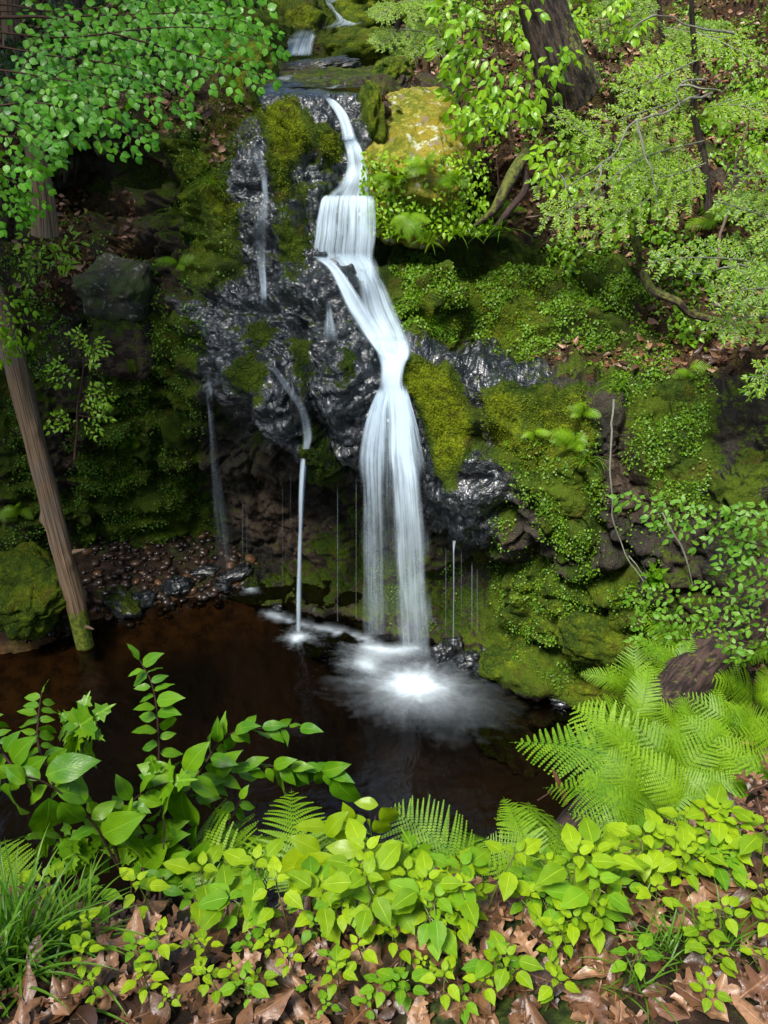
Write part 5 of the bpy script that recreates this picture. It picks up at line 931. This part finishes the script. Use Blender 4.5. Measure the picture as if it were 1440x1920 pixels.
# ---------------------------------------------------------------- branches hanging into the picture
def tree_branch(name, main, subs, label, cat, mat, tpl, leaf, up, group=None, twig=None, r0=.012, **kw):
    """subs: list of (curve px, side length, n side)"""
    b = at(*main[0][:2], Y=main[0][2]); e = empty(name, b, label, cat, group); tb = [tube(wob(curve(pxc(main), 40), .02, 2), np.linspace(r0, r0 * .4, 40), 7)] if len(main) > 1 else []; lv = []
    for (c, sl, ns) in subs:
        up_ = np.array(up) + RNG.normal(size=3) * .12; t, l = branchlet(wob(pxc(c), .03, 2), sl, ns, leaf, tpl, up_ / np.linalg.norm(up_), r0=r0 * .5, **kw); tb += t; lv += l
    tube_obj('branches', tb, twig or M_TWIG, e, origin=b); leaf_obj('foliage', lv, mat, e, origin=b); return e
UPH = (0, -.75, .65)
tree_branch('witch_hazel_bough', [(-80,40,5.2),(60,30,5.3),(150,40,5.3)], [([(-60,60,5.0),(120,70,5.1),(300,50,5.2),(420,60,5.3),(530,95,5.4)],.26,13),([(100,30,5.4),(260,30,5.5),(400,20,5.6),(520,60,5.7)],.2,10),([(200,60,5.1),(330,90,5.2),(430,120,5.25),(515,160,5.3)],.26,10)], 'uppermost bough of round green leaves reaching right towards the stream', 'bough', M_HAZEL, L_ROUND, .052, UPH, 'round leaved boughs at the upper left', drooping=.25, gap=.5, jit=.28)
tree_branch('witch_hazel_bough', [(-66,80,5.0),(-64,135,4.8),(-62,205,4.7)], [([(-60,130,4.8),(100,150,4.8),(240,170,4.9),(365,215,5.0)],.32,13),([(-60,200,4.7),(80,190,4.7),(180,220,4.75),(285,270,4.8)],.30,12),([(-40,90,5),(100,110,5),(220,120,5),(330,150,5.1)],.26,10)], 'widest bough of round green leaves in the upper left corner', 'bough', M_HAZEL, L_ROUND, .052, UPH, 'round leaved boughs at the upper left', drooping=.25, gap=.45, jit=.28)
tree_branch('witch_hazel_bough', [(-80,260,5.0),(0,260,5.0)], [([(-60,240,4.8),(20,250,4.8),(90,250,4.8),(115,280,4.8)],.25,8),([(-60,290,5.4),(0,320,5.4),(40,360,5.4),(60,395,5.4)],.3,10),([(-60,330,5.5),(-10,370,5.5),(20,400,5.5)],.2,6)], 'lowest bough of round leaves drooping beside the stump', 'bough', M_HAZEL, L_ROUND, .052, UPH, 'round leaved boughs at the upper left', drooping=.35, gap=.55)
tree_branch('witch_hazel_bough', [(-80,0,8),(100,20,8.2)], [([(-60,20,8.0),(100,20,8.2),(250,10,8.3),(400,20,8.5)],1.0,20),([(150,-30,9),(300,-20,9),(500,-10,9)],.9,18),([(-60,170,7.5),(50,190,7.5),(150,200,7.5)],.6,14)], 'shaded bough of round leaves behind the brighter ones', 'bough', M_HAZEL, L_ROUND, .10, UPH, 'round leaved boughs at the upper left', drooping=.2, gap=.55)
# leafy twigs on the log top
tree_branch('leafy_sprig', [(-60,540,6.8)], [([(-60,560,6.8),(-10,575,6.8),(20,600,6.8),(36,635,6.8)],.28,9),([(-50,610,6.8),(-10,630,6.8),(20,660,6.8)],.2,6)], 'sprig of bright leaves hanging over the top end of the leaning log', 'sprig', M_SAPL, L_OV, .07, UPH, drooping=.6, gap=.45)
# bright green sapling top right of centre
tree_branch('beech_sapling', [(960,260,9.0),(940,150,9.0),(930,20,8.9),(925,-60,8.9)], [([(935,60,8.9),(880,50,8.8),(830,40,8.8)],.45,9),([(938,100,8.9),(900,110,8.7),(860,100,8.7)],.4,9),([(940,150,8.9),(900,160,8.7),(850,180,8.7)],.45,9),([(940,130,8.9),(980,140,8.7),(1015,190,8.6)],.4,9),([(930,20,8.9),(960,10,8.8),(980,-20,8.8)],.4,8),([(940,190,8.9),(920,200,8.6),(880,225,8.6)],.3,8),([(930,30,8.9),(890,10,8.8),(850,-10,8.8)],.45,9),([(945,170,8.8),(960,180,8.6),(985,200,8.5)],.3,8)], 'bright yellow green beech sapling left of the leaning dark tree', 'sapling', M_SAPL, L_OV, .12, UPH, 'saplings on the right slope', r0=.014, drooping=.5, gap=.5)
for c_, sl, ns, lb in [([(1060,190,8.6),(1050,110,8.5),(1080,95,8.5)],.15,5,'tiny beech shoot against the foot of the leaning dark tree'),([(1140,270,8),(1060,300,7.9),(1010,310,7.8)],.35,10,'bright beech shoot reaching left over the thick root'),([(1160,110,9),(1220,115,8.9),(1260,135,8.9)],.35,9,'bright beech shoot right of the leaning dark tree'),([(1300,300,8),(1230,330,7.9),(1190,350,7.8)],.35,9,'bright beech shoot below the pale dead twigs'),([(930,300,8.2),(890,215,8.4),(850,225,8.4)],.25,8,'bright beech shoot at the right shoulder of the yellow boulder')]:
    a_ = c_[0]; tree_branch('beech_shoot', [(a_[0] + 12, a_[1] + 90, a_[2] + .1), (a_[0] + 8, a_[1] + 45, a_[2]), a_], [(c_, sl, ns)], lb, 'sapling', M_SAPL, L_OV, .10, UPH, 'saplings on the right slope', r0=.008, drooping=.4, gap=.5)
tree_branch('bitternut_sprig', [(140,860,7.0),(150,760,7.1),(160,660,7.1)], [([(150,800,7.1),(120,790,7.0),(95,790,7.0)],.2,6),([(150,760,7.1),(180,740,7.0),(205,745,7.0)],.25,8),([(155,720,7.1),(120,700,7.0),(105,680,7.0)],.25,8),([(158,690,7.1),(180,660,7.0),(200,650,7.0)],.25,8),([(160,670,7.1),(150,640,7.0),(140,620,7.0)],.2,7),([(150,780,7.1),(190,790,7.0),(200,770,7)],.2,6)], 'bright feathery sapling growing right of the leaning log', 'sapling', M_SAPL, L_OV, .055, UPH, drooping=.3, gap=.5)
tree_branch('leafy_sprig', [(100,560,8.0)], [([(110,530,8),(70,500,7.9),(30,540,7.9)],.2,7),([(110,530,8),(120,480,7.9),(140,440,7.9)],.2,7),([(110,530,8),(100,470,7.9),(40,440,7.9)],.2,6)], 'narrow leaved sprig in the shade below the stump', 'sprig', M_SAPL, L_NAR, .09, UPH, drooping=.2, gap=.55)
# right side bush reaching left across the wall
tree_branch('leafy_bush', [(1480,1010,4.4),(1440,1000,4.4)], [([(1480,1020,4.4),(1400,985,4.4),(1290,965,4.4),(1160,935,4.45)],.13,12),([(1480,1040,4.3),(1380,1010,4.3),(1290,1000,4.3),(1225,985,4.35)],.12,9),([(1480,1000,4.2),(1440,975,4.2),(1370,965,4.2)],.12,7),([(1480,1100,4.1),(1400,1080,4.1),(1350,1060,4.2)],.10,6),([(1480,1060,4.2),(1440,1050,4.2),(1390,1040,4.2)],.10,5)], 'leafy bush arching left from the right edge across bare rock', 'bush', M_RIGHT, L_OV, .062, UPH, 'leafy bushes at the right edge', r0=.008, drooping=.35, gap=.5)
tree_branch('leafy_bush', [(1480,1160,4.2),(1420,1150,4.2)], [([(1480,1140,4.2),(1400,1120,4.2),(1290,1115,4.3),(1180,1130,4.4)],.17,13),([(1480,1180,4.0),(1380,1170,4.1),(1280,1160,4.2),(1200,1160,4.3)],.19,12),([(1440,1210,4.0),(1340,1200,4.1),(1250,1195,4.2),(1190,1200,4.2)],.25,14),([(1480,1220,3.7),(1440,1200,3.7),(1370,1215,3.8)],.2,8)], 'lower bush with dense small leaves above the fallen trunk', 'bush', M_RIGHT, L_OV, .058, UPH, 'leafy bushes at the right edge', r0=.008, drooping=.3, gap=.42)
# ---------------------------------------------------------------- hemlocks: flat sprays of needles
def needle_spray(tubes, parts, pts, side, ns, up):
    P = curve(pts, 40); L = np.linalg.norm(P[-1] - P[0]); tubes.append(tube(P, np.linspace(.007, .002, 40), 5)); pos = []; dr = []; sc = []; ups = []
    def needles(Q):
        l = np.linalg.norm(Q[-1] - Q[0]); n = max(4, int(l / .018))
        for k in range(n):
            f = k / n; i = f * (len(Q) - 1); a = Q[int(i)]; b_ = Q[min(int(i) + 1, len(Q) - 1)]; p = a + (b_ - a) * (i - int(i)); T = Q[-1] - Q[0]; T /= np.linalg.norm(T); s = np.cross(up, T)
            for sg in (1, -1): pos.append(p); dr.append(T * .6 + s * sg + RNG.normal(size=3) * .25); ups.append(up + RNG.normal(size=3) * .3); sc.append(random.uniform(.026, .040))
    for k in range(ns):
        f = .08 + .9 * k / ns; i = int(f * 39); T = P[min(i + 1, 39)] - P[max(i - 1, 0)]; T /= np.linalg.norm(T); s = np.cross(up, T) * (1 if k % 2 else -1); l = side * (1 - f * .75) * random.uniform(.7, 1.1); d = T * .65 + s * .8; Q = curve([P[i], P[i] + d * l * .5, P[i] + d * l + [0, 0, -.12 * l]], 10); tubes.append(tube(Q, np.linspace(.0035, .001, 10), 4)); needles(Q)
        for m in range(int(l / .055)):
            j = int((m + .5) / (l / .055) * 9); T2 = Q[min(9, j + 1)] - Q[max(0, j - 1)]; T2 /= np.linalg.norm(T2); s2 = np.cross(up, T2) * (1 if m % 2 else -1); l2 = l * .4 * (1 - j / 11) * random.uniform(.7, 1.1); Q2 = np.array([Q[j], Q[j] + (T2 * .6 + s2 * .8) * l2 * .5, Q[j] + (T2 * .65 + s2 * .75) * l2]); needles(Q2)
    parts.append(inst(L_NEED, np.array(pos), basis(np.array(dr), np.array(ups)), np.array(sc)))
L_NEED = T_leaf(2, 2, .36, .2, .1, .1, 0, .9, 0)
def hemlock(trunk, r, sprays, label, extra=()):
    b = at(*trunk[0][:2], Y=trunk[0][2]); e = empty('hemlock', b, label, 'tree', 'hemlocks on the right slope'); V, F, U = tube(wob(curve(pxc(trunk), 40), .03, 2), np.linspace(r, r * .5, 40), 10)
    link_mesh('trunk', V - b, F, M_BARK, e, U, {'moss': np.full(len(V), .3), 'rnd': np.full(len(V), .5)}); tb = []; pt = []
    for (c, s, n) in sprays: u = np.array([0, -.7, .7]) + RNG.normal(size=3) * .15; needle_spray(tb, pt, wob(pxc(c), .04, 2), s, n, u / np.linalg.norm(u))
    for c in extra: tb.append(tube(wob(curve(pxc(c), 24), .04, 4), np.linspace(.011, .004, 24), 5))
    tube_obj('branches', tb, M_PALE, e, origin=b); leaf_obj('foliage', pt, M_HEM, e, origin=b); return e
hemlock([(1325,400,7.6),(1318,300,7.7),(1305,200,7.8),(1300,60,7.8),(1296,-60,7.8)], .035, [([(1320,260,7.7),(1200,300,7.3),(1080,380,7.0),(1010,410,7.0)],.5,16),([(1310,180,7.7),(1200,210,7.4),(1090,250,7.2)],.5,14),([(1320,330,7.6),(1200,380,7.2),(1090,470,7.0)],.45,14),([(1310,120,7.8),(1230,150,7.6),(1150,180,7.5)],.45,12),([(1320,200,7.7),(1390,200,7.4),(1450,220,7.2)],.45,12),([(1320,300,7.6),(1260,330,7.3),(1180,330,7.2)],.45,14),([(1300,60,7.8),(1370,90,7.6),(1440,130,7.4)],.4,12)],
    'hemlock with pale dead twigs in the middle of the right slope', [[(1320,150,7.6),(1280,160,7.4),(1280,200,7.3)],[(1330,175,7.6),(1200,230,7.2),(1130,310,7.0),(1060,350,7.0)],[(1280,160,7.4),(1350,170,7.3)],[(1200,230,7.2),(1210,300,7.1),(1230,360,7.0)],[(1060,350,7.0),(1040,330,7.0)],[(1130,310,7),(1110,360,6.9)],[(1380,60,7.4),(1300,50,7.3),(1230,20,7.3)],[(1240,25,7.3),(1180,60,7.3)]])
hemlock([(1530,700,6.0),(1520,500,6.1),(1500,300,6.2)], .05, [([(1500,520,6.0),(1400,490,5.8),(1300,480,5.7),(1210,490,5.7)],.42,18),([(1500,600,5.9),(1400,590,5.7),(1340,620,5.6)],.4,14),([(1500,430,6.0),(1420,400,5.9),(1340,380,5.9)],.42,14),([(1500,540,5.8),(1420,540,5.6),(1330,550,5.6)],.4,14),([(1500,340,6.1),(1440,330,6),(1370,330,6)],.35,12),([(1500,720,5.7),(1440,700,5.5),(1400,740,5.5)],.3,10)], 'hemlock reaching in from the right edge above the mossy wall', [[(1490,520,5.8),(1380,500,5.7),(1290,520,5.6)]])
hemlock([(1130,420,8.2),(1140,330,8.2),(1150,250,8.2)], .02, [([(1140,320,8.1),(1060,330,7.9),(990,360,7.8)],.4,12),([(1145,280,8.1),(1090,240,7.9),(1030,210,7.9)],.4,12),([(1140,300,8.1),(1200,300,7.9),(1260,310,7.9)],.4,12),([(1135,360,8.1),(1090,390,7.8),(1040,430,7.8)],.35,10)], 'small hemlock in front of the leaning dark tree')
hemlock([(1240,90,10.8),(1235,0,10.8),(1230,-100,10.8)], .03, [([(1240,20,10.8),(1170,30,10.5),(1110,60,10.4)],.6,14),([(1240,50,10.8),(1300,60,10.5),(1360,70,10.4)],.6,14),([(1235,0,10.8),(1180,-10,10.5),(1130,0,10.4)],.6,12)], 'far hemlock near the top of the right slope')
hemlock([(745,130,12.5),(745,40,12.5),(745,-100,12.5)], .05, [([(745,60,12.5),(725,70,12.2),(700,90,12)],.4,10),([(745,60,12.5),(800,60,12.2),(840,90,12)],.7,14),([(745,10,12.5),(720,20,12.2),(700,30,12)],.4,10),([(745,10,12.5),(800,0,12.2),(850,10,12)],.7,14),([(745,90,12.5),(770,100,12.2),(800,120,12)],.5,10)], 'dark hemlock beside the stream above the yellow boulder')
# ---------------------------------------------------------------- forest round the gorge; trees beside and behind the camera added to block low skylight
def canopy_meshes(seed, n=3800, rc=2.4, hc=3.2):
    r = np.random.default_rng(seed); c = r.normal(size=(36, 3)) * [rc * .55, rc * .55, hc * .4]; k = r.integers(0, 36, n); p = c[k] + r.normal(size=(n, 3)) * [.42, .42, .22]; d = r.normal(size=(n, 3)) * [1, 1, .35]; tb = [tube(curve([(0, 0, -5.5), (.05, .1, -2), (0, 0, 1)], 24), np.linspace(.22, .08, 24), 12)]
    for q in c[:16]: tb.append(tube(curve([(0, 0, -1.8 + q[2] * .3), q * .5 + [0, 0, -.5], q], 10), np.linspace(.06, .015, 10), 6))
    return tb, [inst(L_SM, p, basis(d, np.array([0, 0, 1]) + r.normal(size=(n, 3)) * .35), r.uniform(.16, .28, n))]
CAN = []
for s in range(3):
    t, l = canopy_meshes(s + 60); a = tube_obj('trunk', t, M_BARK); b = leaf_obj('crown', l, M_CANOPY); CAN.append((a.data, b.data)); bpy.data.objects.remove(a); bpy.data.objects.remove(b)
def tree(x, y, z, s, k, label):
    e = empty('broadleaf_tree', (x, y, z), label, 'tree', 'forest trees round the gorge', random.uniform(0, 6.28)); e.scale = (s, s, s)
    for nm, me in zip(('trunk', 'crown'), CAN[k % 3]):
        o = bpy.data.objects.new(nm, me); C.objects.link(o); o.parent = e; o.location = (0, 0, 5.5)
FOREST = [(-7.2,7.0,4.6,1.1,'broad tree on the left rim of the gorge over the leaning log'),(-6.2,10.5,5.0,1.15,'tree on the left slope behind the round leaved boughs'),(-6.0,3.9,4.2,1.05,'unseen tree added left of the near bank to shade the left wall'),(-6.5,17,5.8,1.3,'tree on the far slope left of the stream'),(1.5,27,8.5,1.6,'tree far up the stream valley'),(5.5,16,6.6,1.4,'tree far up the right slope'),(8.6,10.5,5.4,1.3,'tree on the right slope beyond the hemlocks'),(9,5,4.6,1.2,'unseen light blocking tree added right of the fern bank'),  # unseen tree by the near bank stands in the sun's path, shading left wall
 (-7,-4,4.2,1.2,'unseen light blocking tree added behind the near bank to the left'),(-2.5,-8,4.2,1.3,'unseen light blocking tree added behind the near bank'),(3.5,-8.5,4.3,1.3,'unseen light blocking tree added behind the near bank towards the right'),(8.5,-3,4.6,1.2,'unseen light blocking tree added behind the fern bank'),(-8,15,5.8,1.4,'tree on the far left slope'),(10,17,7.5,1.5,'tree on the far right slope')]
for k, (x, y, z, s, lb) in enumerate(FOREST): tree(x, y, z, s, k, lb)

tree_branch('beech_sapling', [(1215,420,7.9),(1225,330,7.9)], [([(1225,330,7.9),(1190,320,7.7),(1150,335,7.6)],.25,7),([(1220,360,7.9),(1260,340,7.7),(1290,350,7.6)],.25,7),([(1218,380,7.9),(1180,390,7.7),(1150,420,7.6)],.2,6)], 'low beech sapling in the hollow below the pale twigs', 'sapling', M_SAPL, L_OV, .09, UPH, 'saplings on the right slope', r0=.008, drooping=.5, gap=.5)
tree_branch('beech_sapling', [(1400,330,8.0),(1405,200,8.1)], [([(1403,230,8.1),(1370,210,7.9),(1340,220,7.8)],.25,7),([(1404,200,8.1),(1430,170,7.9),(1460,165,7.8)],.25,7),([(1402,280,8.0),(1430,270,7.8),(1465,290,7.7)],.25,7)], 'beech sapling at the far right of the slope', 'sapling', M_SAPL, L_OV, .09, UPH, 'saplings on the right slope', r0=.008, drooping=.5, gap=.5)
tree_branch('beech_sapling', [(1130,110,10.4),(1125,20,10.4)], [([(1126,40,10.4),(1090,30,10.2),(1065,40,10)],.3,7),([(1127,60,10.4),(1160,40,10.2),(1200,50,10)],.3,7),([(1125,20,10.4),(1150,0,10.2),(1180,-10,10)],.3,7)], 'beech sapling at the top of the slope right of the leaning tree', 'sapling', M_SAPL, L_OV, .11, UPH, 'saplings on the right slope', r0=.008, drooping=.4, gap=.5)
